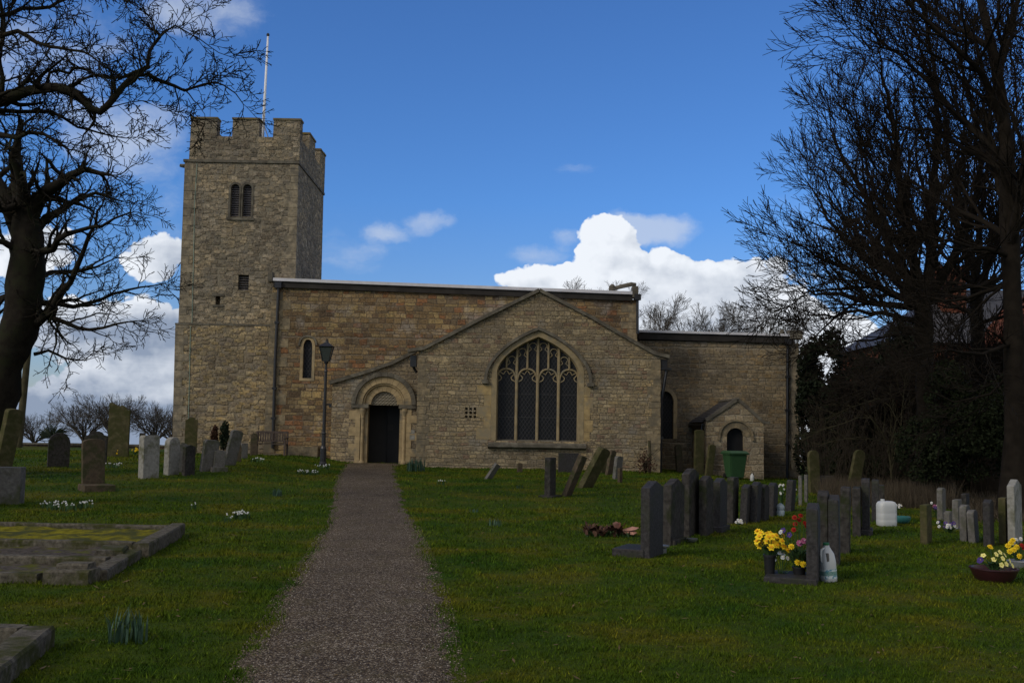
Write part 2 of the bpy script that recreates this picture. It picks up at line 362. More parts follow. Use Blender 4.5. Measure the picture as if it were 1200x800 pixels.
att = t.n('ShaderNodeAttribute', attribute_name='rnd', out=2)
c = t.ramp(att, [(0, (.025, .016, .009)), (.35, (.080, .058, .034)), (.65, (.130, .097, .060)), (.88, (.19, .151, .10)), (.97, (.38, .33, .26)), (1, (.48, .44, .38))])
t.L.new(c, b.inputs['Base Color']); b.inputs['Roughness'].default_value = .85

# ------------------------------------------------------------------ object helpers
def link(name, me, parent=None):
    o = bpy.data.objects.new(name, me); C.objects.link(o)
    if parent is not None:
        o.parent = parent
        o.matrix_parent_inverse = Matrix.Identity(4)
    return o
def world_child(o):
    """mesh was written in world coordinates: undo the thing's translation"""
    p = o.parent; off = Vector((0, 0, 0))
    while p is not None:
        off += Vector(p.location); p = p.parent
    o.location = -off
def obj(name, bm, m, parent=None, world=True, smooth=False):
    me = bpy.data.meshes.new(name); bm.normal_update(); bm.to_mesh(me); bm.free()
    if m is not None: me.materials.append(m)
    if smooth:
        for p in me.polygons: p.use_smooth = True
    o = link(name, me, parent)
    if world and parent is not None: world_child(o)
    return o
def npmesh(name, verts, faces, m, parent=None, attr=None, world=True, k=3):
    """verts (n,3) faces (f,k) arrays"""
    verts = np.asarray(verts, dtype=np.float32); faces = np.asarray(faces, dtype=np.int32)
    me = bpy.data.meshes.new(name)
    me.vertices.add(len(verts)); me.vertices.foreach_set('co', verts.ravel())
    me.loops.add(faces.size); me.loops.foreach_set('vertex_index', faces.ravel())
    me.polygons.add(len(faces)); me.polygons.foreach_set('loop_start', np.arange(0, faces.size, k, dtype=np.int32))
    me.polygons.foreach_set('loop_total', np.full(len(faces), k, dtype=np.int32))
    if attr is not None:
        a = me.attributes.new('rnd', 'FLOAT', 'POINT'); a.data.foreach_set('value', np.asarray(attr, dtype=np.float32))
    me.update(calc_edges=True); me.materials.append(m)
    o = link(name, me, parent)
    if world and parent is not None: world_child(o)
    return o
def tag(o, label=None, cat=None, group=None, kind=None):
    if label: o['label'] = label
    if cat: o['category'] = cat
    if group: o['group'] = group
    if kind: o['kind'] = kind
    return o
def thing(name, label, cat, loc, rz=0, group=None):
    o = bpy.data.objects.new(name, None); C.objects.link(o); o.empty_display_size = .2
    o.location = loc; o.rotation_euler = (0, 0, rz)
    return tag(o, label, cat, group)

def box(bm, x0, x1, y0, y1, z0, z1, mtx=None):
    vs = [bm.verts.new((x, y, z)) for x in (x0, x1) for y in (y0, y1) for z in (z0, z1)]
    for f in ((0, 1, 3, 2), (4, 6, 7, 5), (0, 4, 5, 1), (2, 3, 7, 6), (0, 2, 6, 4), (1, 5, 7, 3)):
        bm.faces.new([vs[i] for i in f])
    if mtx is not None:
        for v in vs: v.co = mtx @ v.co
    return vs
def prism(bm, pts, y0, y1):
    """closed solid from an xz outline"""
    f = [bm.verts.new((x, y0, z)) for x, z in pts]; k = [bm.verts.new((x, y1, z)) for x, z in pts]
    tri = tessellate_polygon([[Vector((x, z, 0)) for x, z in pts]])
    for a, b_, c_ in tri:
        bm.faces.new((f[a], f[b_], f[c_])); bm.faces.new((k[c_], k[b_], k[a]))
    n = len(pts)
    for i in range(n):
        j = (i + 1) % n; bm.faces.new((f[i], k[i], k[j], f[j]))
    bmesh.ops.recalc_face_normals(bm, faces=bm.faces)
def body(bm, outer, holes, y0, y1):
    """solid with niches: holes = [(pts, depth)]"""
    loops = [outer] + [h[0] for h in holes]
    flat = [p for l in loops for p in l]
    f = [bm.verts.new((x, y0, z)) for x, z in flat]
    tri = tessellate_polygon([[Vector((x, z, 0)) for x, z in l] for l in loops])
    for a, b_, c_ in tri:
        try: bm.faces.new((f[a], f[b_], f[c_]))
        except ValueError: pass
    n = len(outer)
    k = [bm.verts.new((x, y1, z)) for x, z in outer]
    for i in range(n):
        j = (i + 1) % n; bm.faces.new((f[i], k[i], k[j], f[j]))
    thr = [h[0] for h in holes if h[1] is None]
    kb = list(k)
    for h in thr: kb += [bm.verts.new((x, y1, z)) for x, z in h]
    if thr:
        for a, b_, c_ in tessellate_polygon([[Vector((x, z, 0)) for x, z in l] for l in [outer] + thr]):
            try: bm.faces.new((kb[a], kb[b_], kb[c_]))
            except ValueError: pass
    else: bm.faces.new(k)
    kt_ = n
    o = n
    for pts, dep in holes:
        q = len(pts)
        if dep is None:
            for i in range(q):
                j = (i + 1) % q; bm.faces.new((f[o + i], kb[kt_ + i], kb[kt_ + j], f[o + j]))
            kt_ += q; o += q; continue
        kk = [bm.verts.new((x, y0 + dep, z)) for x, z in pts]
        for i in range(q):
            j = (i + 1) % q; bm.faces.new((f[o + i], kk[i], kk[j], f[o + j]))
        for a, b_, c_ in tessellate_polygon([[Vector((x, z, 0)) for x, z in pts]]):
            bm.faces.new((kk[a], kk[b_], kk[c_]))
        o += q
    bmesh.ops.recalc_face_normals(bm, faces=bm.faces)
def ribbon(bm, pts, wd, y0, y1, closed=False, front=1.0):
    """bar of width wd following pts in the xz plane, from y0 (front) to y1; front<1 chamfers"""
    n = len(pts); rings = []
    for i in range(n):
        a = pts[(i - 1) % n] if (closed or i > 0) else pts[i]
        c = pts[(i + 1) % n] if (closed or i < n - 1) else pts[i]
        tx, tz = c[0] - a[0], c[1] - a[1]; l = math.hypot(tx, tz) or 1
        nx, nz_ = -tz / l, tx / l
        px, pz = pts[i]; hw = wd / 2; hf = hw * front
        rings.append([bm.verts.new((px + nx * hf, y0, pz + nz_ * hf)), bm.verts.new((px + nx * hw, y0 + (y1 - y0) * (.45 if front < 1 else .5), pz + nz_ * hw)),
                      bm.verts.new((px + nx * hw, y1, pz + nz_ * hw)), bm.verts.new((px - nx * hw, y1, pz - nz_ * hw)),
                      bm.verts.new((px - nx * hw, y0 + (y1 - y0) * (.45 if front < 1 else .5), pz - nz_ * hw)), bm.verts.new((px - nx * hf, y0, pz - nz_ * hf))])
    m_ = n if closed else n - 1
    for i in range(m_):
        a, c = rings[i], rings[(i + 1) % n]
        for k in range(6): bm.faces.new((a[k], a[(k + 1) % 6], c[(k + 1) % 6], c[k]))
    if not closed: bm.faces.new(rings[0][::-1]); bm.faces.new(rings[-1])
def tube(bm, pts, rs, sides=8, caps=True):
    pts = [Vector(p) for p in pts]; n = len(pts)
    if not isinstance(rs, (list, tuple)): rs = [rs] * n
    rings = []; ref = None
    for i in range(n):
        d = (pts[min(i + 1, n - 1)] - pts[max(i - 1, 0)]).normalized()
        if ref is None: ref = d.orthogonal().normalized()
        ref = (ref - d * ref.dot(d)); ref = ref.normalized() if ref.length > 1e-6 else d.orthogonal().normalized()
        b2 = d.cross(ref)
        rings.append([bm.verts.new(pts[i] + (ref * math.cos(a) + b2 * math.sin(a)) * rs[i]) for a in [2 * math.pi * k / sides for k in range(sides)]])
    for i in range(n - 1):
        for k in range(sides):
            bm.faces.new((rings[i][k], rings[i][(k + 1) % sides], rings[i + 1][(k + 1) % sides], rings[i + 1][k]))
    if caps: bm.faces.new(rings[0][::-1]); bm.faces.new(rings[-1])
def lathe(bm, prof, c=(0, 0, 0), sides=16, sx=1, sy=1):
    rings = [[bm.verts.new((c[0] + r * sx * math.cos(2 * math.pi * k / sides), c[1] + r * sy * math.sin(2 * math.pi * k / sides), c[2] + z)) for k in range(sides)] for r, z in prof]
    for i in range(len(rings) - 1):
        for k in range(sides): bm.faces.new((rings[i][k], rings[i][(k + 1) % sides], rings[i + 1][(k + 1) % sides], rings[i + 1][k]))
    bm.faces.new(rings[0][::-1]); bm.faces.new(rings[-1])
def NB(): return bmesh.new()
def arc(cx, cz, r, a0, a1, n=16, rz=None):
    return [(cx + r * math.cos(a0 + (a1 - a0) * i / n), cz + (rz or r) * math.sin(a0 + (a1 - a0) * i / n)) for i in range(n + 1)]
def tudor(cx, zs, half, rise, n=13, k=.62):
    """left spring -> apex -> right spring"""
    out = []
    for i in range(-n, n + 1):
        s = math.sin(i / n * math.pi / 2) ; tt = abs(s)
        out.append((cx + half * s, zs + rise * (k * math.sqrt(max(0, 1 - tt * tt)) + (1 - k) * (1 - tt))))
    return out
def pointed(cx, zs, half, rise, n=8):
    L = []
    for i in range(n + 1):
        a = i / n; L.append((cx - half * math.cos(a * math.pi / 2) ** .8 if a < 1 else cx, zs + rise * math.sin(a * math.pi / 2)))
    return L + [(2 * cx - x, z) for x, z in L[-2::-1]]

# ------------------------------------------------------------------ ground sheet
def axis(lo, hi, st, far, k=1.22):
    a = list(np.arange(lo, hi + st / 2, st)); s = st; x = hi
    up = []
    while x < far: s *= k; x += s; up.append(x)
    s = st; x = lo; dn = []
    while x > -far: s *= k; x -= s; dn.append(x)
    return np.array(dn[::-1] + a + up)
xs = axis(-24, 24, .4, 3500); ys = axis(-3, 48, .4, 3500)
vv = [(x, y, H(x, y) if abs(x) < 200 or True else 0) for y in ys for x in xs]
nx_ = len(xs); ff = [(j * nx_ + i, j * nx_ + i + 1, (j + 1) * nx_ + i + 1, (j + 1) * nx_ + i) for j in range(len(ys) - 1) for i in range(nx_ - 1)]
g = npmesh('ground', vv, ff, M_['turf'], k=4)
for p in g.data.polygons: p.use_smooth = True
g['kind'] = 'structure'

# ------------------------------------------------------------------ path
edges_px = [(800, 278, 528), (740, 312, 522), (700, 332, 515), (660, 360, 502), (640, 372, 495), (620, 383, 487), (605, 388, 480), (585, 391, 472), (570, 392, 467), (558, 394, 465), (549, 401, 464), (545, 402, 466)]
PE = []
for (py, a, b2) in edges_px:
    L_, R_ = G(a, py), G(b2, py); PE.append(((L_.y + R_.y) / 2, L_.x, R_.x))
PE = [(-4, PE[0][1] + .35, PE[0][2] + .35)] + PE + [(36.9, PE[-1][1], PE[-1][2])]
def path_edges(y):
    for i in range(len(PE) - 1):
        if PE[i][0] <= y <= PE[i + 1][0]:
            k = (y - PE[i][0]) / (PE[i + 1][0] - PE[i][0]); return PE[i][1] * (1 - k) + PE[i + 1][1] * k, PE[i][2] * (1 - k) + PE[i + 1][2] * k
    return None
pv, pf = [], []; yy = -3.9; rowsn = 0; NC = 44
while yy < 36.85:
    l_, r_ = path_edges(yy); e0, e1 = l_ - .45, r_ + .55
    for i in range(NC + 1):
        x = e0 + (e1 - e0) * i / NC; ins = min(x - l_, r_ - x)
        nn = mnoise.noise(Vector((x * 2.2, yy * 2.2, 3))) + .7 * mnoise.noise(Vector((x * 8, yy * 8, 5)))
        if r_ - x < x - l_: nn = nn * 1.7 - .3
        pv.append((x, yy, H(x, yy) + max(-.04, min(.022, .10 * (ins + .10 * nn) + .004)) if 0 < i < NC else H(x, yy) - .05))
    rowsn += 1; yy += .1 if yy < 15 else .25
pf = [(j * (NC + 1) + i, j * (NC + 1) + i + 1, (j + 1) * (NC + 1) + i + 1, (j + 1) * (NC + 1) + i) for j in range(rowsn - 1) for i in range(NC)]
path = npmesh('path', pv, pf, M_['gravel'], k=4); path['kind'] = 'structure'
for p in path.data.polygons: p.use_smooth = True
# loose pebbles on the near part of the path
N = 46000
py_ = 3.5 + (np.random.rand(N) ** 1.35) * 13
pk, pfc, pr = [], [], []
octv = np.array([(1, 0, 0), (0, 1, 0), (-1, 0, 0), (0, -1, 0), (0, 0, 1)]); octf = np.array([(0, 1, 4), (1, 2, 4), (2, 3, 4), (3, 0, 4)])
cnt = 0
for yv in py_:
    l_, r_ = path_edges(yv); tt = random.random() * 1.16 - .08; x = l_ + (r_ - l_) * tt
    s = random.uniform(.003, .0085); a = random.random() * 6.28
    z = H(x, yv) + (.02 if .02 < tt < .98 else .004)
    ca, sa = math.cos(a) * s, math.sin(a) * s; q = random.uniform(.6, 1)
    pk += [(x + ca, yv + sa, z), (x - sa * q, yv + ca * q, z), (x - ca, yv - sa, z), (x + sa * q, yv - ca * q, z), (x + s * .2, yv, z + s * .75)]
    pfc.append(octf + cnt * 5); pr += [random.random()] * 5; cnt += 1
pb = npmesh('loose_gravel', pk, np.concatenate(pfc), M_['pebble'], attr=pr)
tag(pb, 'loose pinkish brown gravel scattered along the path', 'gravel', kind='stuff')

# fallen leaves and bits of twig
V = []
for i in range(1500):
    Y = 4.5 + 22 * random.random() ** 1.5; x = random.uniform(-.52, .52) * Y; z = H(x, Y) + random.uniform(.012, .03); s_ = random.uniform(.008, .022); a = random.random() * 6.28
    d = Vector((math.cos(a), math.sin(a), random.uniform(-.3, .3))) * s_ * random.choice((1, 1, 2.6)); q = Vector((-math.sin(a), math.cos(a), random.uniform(-.3, .3))) * s_ * .5
    c = Vector((x, Y, z)); V += [tuple(c - d), tuple(c + q), tuple(c + d), tuple(c - q)]
lf = npmesh('leaf_litter', V, np.arange(len(V)).reshape(-1, 4), simple('dead_leaves', (.12, .085, .045), .9, .6, 3, .1), k=4)
tag(lf, 'dead leaves and bits of twig scattered over the lawn', 'leaf litter', kind='stuff')

# kerbed plots (needed now: no grass grows inside their stones)
KX = []
# ------------------------------------------------------------------ lawn blades
def lawn():
    V, Fc, A = [], [], []
    rings = [(4.2, 7, 4200, .026), (7, 10, 2700, .028), (10, 14, 1400, .032), (14, 20, 600, .038), (20, 38, 170, .045)]
    base = 0
    for (a, b2, den, hh) in rings:
        half0 = .56 * b2 + 1
        n = int(den * (b2 - a) * 2 * half0)
        X = (np.random.rand(n) * 2 - 1) * half0; Y = a + np.random.rand(n) * (b2 - a)
        keep = np.abs(X) < .54 * Y + .6
        X, Y = X[keep], Y[keep]
        E = np.array([path_edges(min(y, 36.8)) for y in Y])
        jit = np.random.rand(len(X)) * .10 - .05
        nn = np.array([mnoise.noise(Vector((x * 1.3, y * 1.3, 20))) + .6 * mnoise.noise(Vector((x * 4.5, y * 4.5, 2))) for x, y in zip(X, Y)])
        rr = np.random.rand(len(X))
        dl = E[:, 0] - X; dr = X - E[:, 1]            # distance out of the path on either side
        ok = (dl + .05 + .10 * nn + .05 * rr > 0) & (dl > -.5) | (dr + .17 * nn + .02 + .24 * (rr - .5) > 0) | (Y > 36.8)
        X, Y = X[ok], Y[ok]
        Z = np.array([H(x, y) for x, y in zip(X, Y)])
        n = len(X)
        clump = np.array([.85 + .8 * mnoise.noise(Vector((x * 1.9, y * 1.9, 4))) + .9 * mnoise.noise(Vector((x * 6, y * 6, 8))) for x, y in zip(X, Y)])
        h = hh * (.5 + .8 * np.random.rand(n)) * np.clip(clump, .25, 1.9)
        wd = .0020 + .00045 * Y * (.6 + .5 * np.random.rand(n))
        ang = np.random.rand(n) * 6.283; la = np.random.rand(n) * 6.283; lean = h * (.3 + .9 * np.random.rand(n))
        p0 = np.stack([X - np.cos(ang) * wd, Y - np.sin(ang) * wd, Z - .004], 1)
        p1 = np.stack([X + np.cos(ang) * wd, Y + np.sin(ang) * wd, Z - .004], 1)
        p2 = np.stack([X + np.cos(la) * lean, Y + np.sin(la) * lean, Z + h], 1)
        V.append(np.stack([p0, p1, p2], 1).reshape(-1, 3)); A.append(np.repeat(np.random.rand(n), 3))
        Fc.append(np.arange(n * 3).reshape(-1, 3) + base); base += n * 3
    o = npmesh('grass', np.concatenate(V), np.concatenate(Fc), M_['blade'], attr=np.concatenate(A))
    tag(o, 'short mossy churchyard grass', 'grass', kind='stuff')
lawn()

# ------------------------------------------------------------------ the church
YT, YN, YD, YS, YCH, YPO = 37.6, 37.0, 36.7, 34.5, 38.9, 36.0
church = thing('church', 'medieval stone parish church with battlemented west tower and gabled south chapel', 'church', (0, 37, .1))
GZ = -.6  # walls run below ground
def xat(px, py, Y): return P(px, py, Y).x
def zat(px, py, Y): return P(px, py, Y).z

# ---- tower
tl_b = xat(203, 525, YT); tl_m = xat(206, 381, YT); tl_m2 = xat(209, 379, YT); tl_t = xat(216.5, 191, YT)
tr = xat(349, 250, YT) ; tr_t = xat(349.5, 191, YT)
z_s1 = zat(280, 381, YT); z_s2 = zat(285, 191, YT); z_e = zat(285, 160, YT); z_m = zat(285, 140, YT)
TD = 5.2
bm = NB()
# lower stage
prism(bm, [(tl_b, GZ), (tr + .06, GZ), (tr + .03, z_s1), (tl_m, z_s1)], YT - .06, YT + TD + .06)
low = obj('lower_stage', bm, M_['towlow'], church)
# belfry window niches + vents
cx1, cx2 = xat(275.3, 235, YT), xat(289.5, 235, YT)
def rnd_open(cx, hw, z0, zs): return [(cx - hw, z0), (cx + hw, z0)] + arc(cx, zs, hw, 0, math.pi, 8)
zb0 = zat(282, 254, YT); zbs = zat(282, 221, YT)
hole1 = rnd_open(cx1, .165, zb0, zbs); hole2 = rnd_open(cx2, .165, zb0, zbs)
vx0, vx1 = xat(279, 331, YT), xat(291.5, 331, YT); vz0, vz1 = zat(285, 340, YT), zat(285, 322, YT)
sx0, sx1 = xat(252.5, 352, YT), xat(258, 352, YT); sz0, sz1 = zat(255, 357, YT), zat(255, 347, YT)
bm = NB()
body(bm, [(tl_m2, z_s1 - .05), (tr, z_s1 - .05), (tr_t, z_s2), (tl_t, z_s2)],
     [(hole1, .35), (hole2, .35), ([(vx0, vz0), (vx1, vz0), (vx1, vz1), (vx0, vz1)], .3),
      ([(sx0, sz0), (sx1, sz0), (sx1, sz1), (sx0, sz1)], .3)], YT, YT + TD)
tower = obj('tower', bm, M_['tower'], church)
# louvres
for cx in (cx1, cx2):
    bm = NB()
    k = zb0 + .03
    while k < zbs + .12:
        vs = box(bm, cx - .16, cx + .16, YT + .10, YT + .20, k, k + .035)
        for v_ in vs:
            if v_.co.y > YT + .15: v_.co.z += .055
        k += .085
    obj('louvre', bm, M_['louvre'], tower)
bm = NB(); k = vz0 + .02
while k < vz1 - .04: box(bm, vx0 + .005, vx1 - .005, YT + .08, YT + .16, k, k + .03); k += .09
obj('louvre', bm, M_['louvre'], tower)
bm = NB()
for cx in (cx1, cx2): ribbon(bm, [(cx - .2, zb0 - .03), (cx - .2, zbs)] + arc(cx, zbs, .2, math.pi, 0, 10) + [(cx + .2, zb0 - .03)], .075, YT - .025, YT + .08)
box(bm, cx1 - .28, cx2 + .28, YT - .05, YT + .05, zb0 - .13, zb0 - .03)
obj('window_surround', bm, M_['coping'], tower)
bm = NB(); box(bm, sx0 - .14, sx1 + .14, YT - .035, YT + .05, sz1, sz1 + .09); obj('slit_lintel', bm, M_['coping'], tower); bm = NB(); box(bm, sx0 - .10, sx1 + .13, YT - .03, YT + .05, sz0 - .08, sz0)
obj('slit_sill', bm, M_['coping'], tower)
# string courses
bm = NB()
box(bm, tl_t - .045, tr_t + .045, YT - .05, YT + TD + .05, z_s2 + .0, z_s2 + .098)
obj('string_course', bm, M_['coping'], tower)
bm = NB(); box(bm, tl_m - .01, tr + .07, YT - .075, YT + TD + .075, z_s1 - .02, z_s1 + .04)
obj('string_course', bm, M_['coping'], tower)
# parapet, set back a little, four sides with merlons
pxl, pxr = xat(221.5, 180, YT), tr_t + .03
bm = NB()
th = .45
f_out = [(pxl, z_s2 + .1), (pxr, z_s2 + .1), (pxr, z_m), (xat(320.5, 150, YT), z_m), (xat(320, 150, YT), z_e), (xat(303.5, 150, YT), z_e), (xat(303.5, 150, YT), z_m),
         (xat(272.5, 150, YT), z_m), (xat(272, 150, YT), z_e), (xat(254, 150, YT), z_e), (xat(254.3, 150, YT), z_m), (pxl + .02, z_m)]
prism(bm, f_out, YT + .02, YT + th)
prism(bm, f_out, YT + TD - th, YT + TD - .02)
def side_par(x0, x1):
    y0, y1 = YT + th, YT + TD - th
    box(bm, x0, x1, y0, y1, z_s2 + .1, z_e)
    L_ = y1 - y0
    box(bm, x0, x1, y0 + L_ * .30, y0 + L_ * .58, z_e, z_m - .03)
    box(bm, x0, x1, y0 + L_ * .84, y1, z_e, z_m - .03)
side_par(pxr - th, pxr); side_par(pxl, pxl + th)
obj('parapet', bm, M_['tower'], tower)
lichc = simple('lichened_coping', (.15, .125, .075), .95, .35, 4, .1, bumps=.5, obj=False, col2=(.17, .125, .03), thr=(1.5, .47, .6))
def cap(x0, x1, y0, y1, z):
    bm = NB(); box(bm, x0 - .03, x1 + .03, y0 - .03, y1 + .03, z, z + .07); obj('merlon_coping', bm, lichc, tower)
for a, b2 in ((pxl + .02, xat(254, 150, YT)), (xat(272.5, 150, YT), xat(303.5, 150, YT)), (xat(320.5, 150, YT), pxr)):
    cap(a, b2, YT + .02, YT + th, z_m + .002); cap(a, b2, YT + TD - th, YT + TD - .02, z_m + .002)
L_ = TD - 2 * th
for x0, x1 in ((pxr - th, pxr), (pxl, pxl + th)):
    cap(x0, x1, YT + th + L_ * .30, YT + th + L_ * .58, z_m - .026)
    cap(x0, x1, YT + th + L_ * .84, YT + th + L_ - .05, z_m - .024)
bm = NB(); box(bm, pxl + th, pxr - th, YT + th, YT + TD - th, z_s2 - .2, z_s2 + .25); obj('tower_roof', bm, M_['leadroof'], tower)
bm = NB(); tube(bm, [(tl_t + .1, YT + .5, z_s2 - .02), (tl_t - .2, YT + .45, z_s2 - .04), (tl_t - .32, YT + .45, z_s2 - .02)], [.09, .075, .06], 7); obj('gargoyle_spout', bm, M_['coping'], tower)
bm = NB()
zz = [(231, 192), (228, 240), (227, 300), (225, 379)]
tube(bm, [(xat(a, b2, YT), YT - .012, zat(a, b2, YT)) for a, b2 in zz] + [(xat(224, 384, YT), YT - .08, zat(224, 384, YT)), (xat(222.5, 450, YT), YT - .075, zat(222.5, 450, YT)), (xat(220.5, 525, YT), YT - .075, zat(220.5, 525, YT))], .012, 5)
obj('lightning_conductor', bm, M_['copper'], tower)
bm = NB(); p = P(246, 140, YT + .25); tube(bm, [(p.x, p.y, z_m), (p.x, p.y, z_m + .72)], .009, 5); tube(bm, [(p.x - .1, p.y, z_m + .45), (p.x + .1, p.y, z_m + .45)], .007, 5)
obj('lightning_rod', bm, M_['black'], tower)
# quoins of the tower: irregular corner blocks
def quoins(xc, side, z0, z1, Y, lst, tilt=0, proud=.012, mat_='quoin', parent=church, hs=(.24, .36), ws=(.26, .52), dep=.3):
    bm = NB(); z = z0; i = 0
    while z < z1 - .1:
        h = random.uniform(*hs); wq = random.uniform(ws[0], ws[0] + .08) if i % 2 else random.uniform(ws[1] - .08, ws[1])
        x = xc + tilt * (z - z0) + random.uniform(-.008, .008)
        a, b2 = (x, x + wq) if side > 0 else (x - wq, x)
        if z + h > z1: h = z1 - z
        box(bm, a - (.012 if side > 0 else 0), b2 + (.012 if side < 0 else 0), Y - proud + random.uniform(-.004, .004), Y + (dep if i % 2 else dep * .6), z + .008, z + h - .008)
        z += h; i += 1
    return obj('quoins', bm, M_[mat_], parent)
M_['towq'] = simple('tower_quoin_stone', (.25, .21, .145), .93, .45, 6, .12, bumps=.8, obj=False, col2=(.15, .132, .10), thr=(2.4, .45, .6))
quoins(tl_m2 + .02, 1, z_s1 + .06, z_s2 - .03, YT, None, (tl_t - tl_m2) / (z_s2 - z_s1), mat_='towq', parent=tower)
quoins(tr + .0, -1, z_s1 + .06, z_s2 - .03, YT, None, (tr_t - tr) / (z_s2 - z_s1), mat_='towq', parent=tower)
quoins(tl_b + .01, 1, .2, z_s1 - .04, YT - .06, None, (tl_m - tl_b) / (z_s1 - GZ), mat_='towq', parent=low)

# ---- nave
nl = xat(312, 440, YN); nr = xat(746.5, 365, YN)
zl = zat(320, 334, YN); zr = zat(745, 351, YN)
lx, lz0, lz1 = xat(360.3, 420, YN), zat(360, 443, YN), zat(360, 397, YN)
lanc = [(lx - .165, lz0), (lx + .165, lz0)] + pointed(lx, lz1 - .34, .165, .34)[::-1]
bm = NB()
nave_poly = [(nl, GZ), (nr, GZ), (nr, zr), (nl + .12, zl)]
DCX = (xat(467.5, 510, YD) + xat(430, 510, YD)) / 2; DZS = zat(451, 474.5, YD); DRO = 33.5 / 1200 * YD - .2
nave_door = [(DCX - DRO, GZ + .1), (DCX + DRO, GZ + .1), (DCX + DRO, DZS)] + arc(DCX, DZS, DRO, 0, math.pi, 14)[1:-1] + [(DCX - DRO, DZS)]
body(bm, nave_poly, [(lanc, .3), (nave_door, 2.2)], YN, YN + 7)
nave = obj('nave', bm, M_['nave'], church)
bm = NB(); prism(bm, [(x_, z_) for x_, z_ in lanc], YN + .12, YN + .14); obj('lancet_window', bm, M_['glass'], nave)
bm = NB()
ribbon(bm, [(lx - .215, lz0)] + [(lx + (x_ - lx) * 1.3, z_ + .03) for x_, z_ in pointed(lx, lz1 - .34, .165, .34)] + [(lx + .215, lz0)], .10, YN - .012, YN + .12)
box(bm, lx - .27, lx + .27, YN - .02, YN + .13, lz0 - .10, lz0 - .002)
obj('lancet_surround', bm, M_['dress'], nave)
bm = NB(); ribbon(bm, [(lx + (x_ - lx) * 1.9, z_ + .12) for x_, z_ in pointed(lx, lz1 - .36, .165, .34)], .06, YN - .06, YN + .02); obj('hood_mould', bm, M_['coping'], nave)
def eave(x0, z0, x1, z1, Y, back, parent, flash=.145, gut=.20):
    bm = NB(); ribbon(bm, [(x0, z0 - gut / 2 + .0), (x1, z1 - gut / 2)], gut, Y - .10, Y + .25); obj('eaves_shadow_board', bm, M_['gutter'], parent)  # gutter line and cornice shadow painted together as one dark strip
    bm = NB(); ribbon(bm, [(x0, z0 + flash / 2 + .002), (x1, z1 + flash / 2 + .002)], flash, Y - .17, Y + .3); obj('lead_flashing', bm, M_['lead'], parent)
    bm = NB(); v4 = [bm.verts.new(c) for c in ((x0, Y + .3, z0 + flash * .9), (x1, Y + .3, z1 + flash * .9), (x1, Y + back / 2, z1 + flash + .12), (x0, Y + back / 2, z0 + flash + .12), (x0, Y + back, z0 - .1), (x1, Y + back, z1 - .1))]
    bm.faces.new(v4[:4]); bm.faces.new((v4[3], v4[2], v4[5], v4[4])); obj('roof', bm, M_['leadroof'], parent)
ex0 = xat(320, 328, YN - .15)
eave(ex0, zat(320, 329, YN - .15), xat(741, 345, YN - .15), zat(741, 345, YN - .15), YN, 7.2, nave, .11, .22)
bm = NB()
p = P(317, 330, YN - .1); box(bm, p.x - .10, p.x + .06, YN - .14, YN + .25, p.z, p.z + .36); obj('kneeler_stone', bm, M_['coping'], nave); bm = NB()
p = P(745, 345, YN - .1); box(bm, p.x - .12, p.x + .09, YN - .16, YN + .3, p.z - .12, p.z + .30)
obj('kneeler_stone', bm, M_['coping'], nave)
bm = NB(); p = P(732, 338, YN + .1)
tube(bm, [(p.x - .55, p.y + .3, p.z - .03), (p.x - .1, p.y + .2, p.z + .10), (p.x + .25, p.y, p.z + .16), (p.x + .42, p.y, p.z + .15)], [.06, .08, .08, .06], 6)
lathe(bm, [(.02, -.1), (.12, -.05), (.13, .08), (.06, .16), (.02, .18)], (p.x - .45, p.y, p.z - .02), 8)
obj('ridge_ornament', bm, M_['coping'], nave)
quoins(nl, 1, .2, zl - .25, YN, None, .12 / (zl - GZ), parent=nave, hs=(.3, .42), ws=(.38, .72))
quoins(nr, -1, 3.7, zr - .1, YN, None, 0, parent=nave, hs=(.24, .4), ws=(.28, .6))
def downpipe(pts, Y, parent, r=.05, hopper=True, brackets=True):
    bm = NB(); wp_ = [(xat(a, b2, Y), Y, zat(a, b2, Y)) for a, b2 in pts]
    tube(bm, wp_, r, 8)
    if hopper:
        a = wp_[0]; box(bm, a[0] - .12, a[0] + .12, Y - .12, Y + .1, a[2] - .05, a[2] + .16)
    if brackets:
        for k in range(len(wp_) - 1):
            A, B = Vector(wp_[k]), Vector(wp_[k + 1]); n = int((A - B).length / 1.5)
            for q in range(1, n + 1):
                c = A.lerp(B, q / (n + 1)); box(bm, c.x - .08, c.x + .08, Y - .065, Y + .08, c.z - .04, c.z + .04)
    return obj('downpipe', bm, M_['black'], parent)
downpipe([(326.5, 336), (322.5, 420), (319.5, 525)], YN - .08, nave, .055)
downpipe([(747, 350), (747, 391)], YN - .08, nave, .05, brackets=False)
# low ashlar block by the bench
bm = NB(); a, b2 = P(337, 538, YN - .25), P(372, 538, YN - .25); box(bm, a.x, b2.x, YN - .3, YN + .02, 0, zat(350, 523, YN - .3)); obj('stone_bench_block', bm, M_['quoin'], nave)

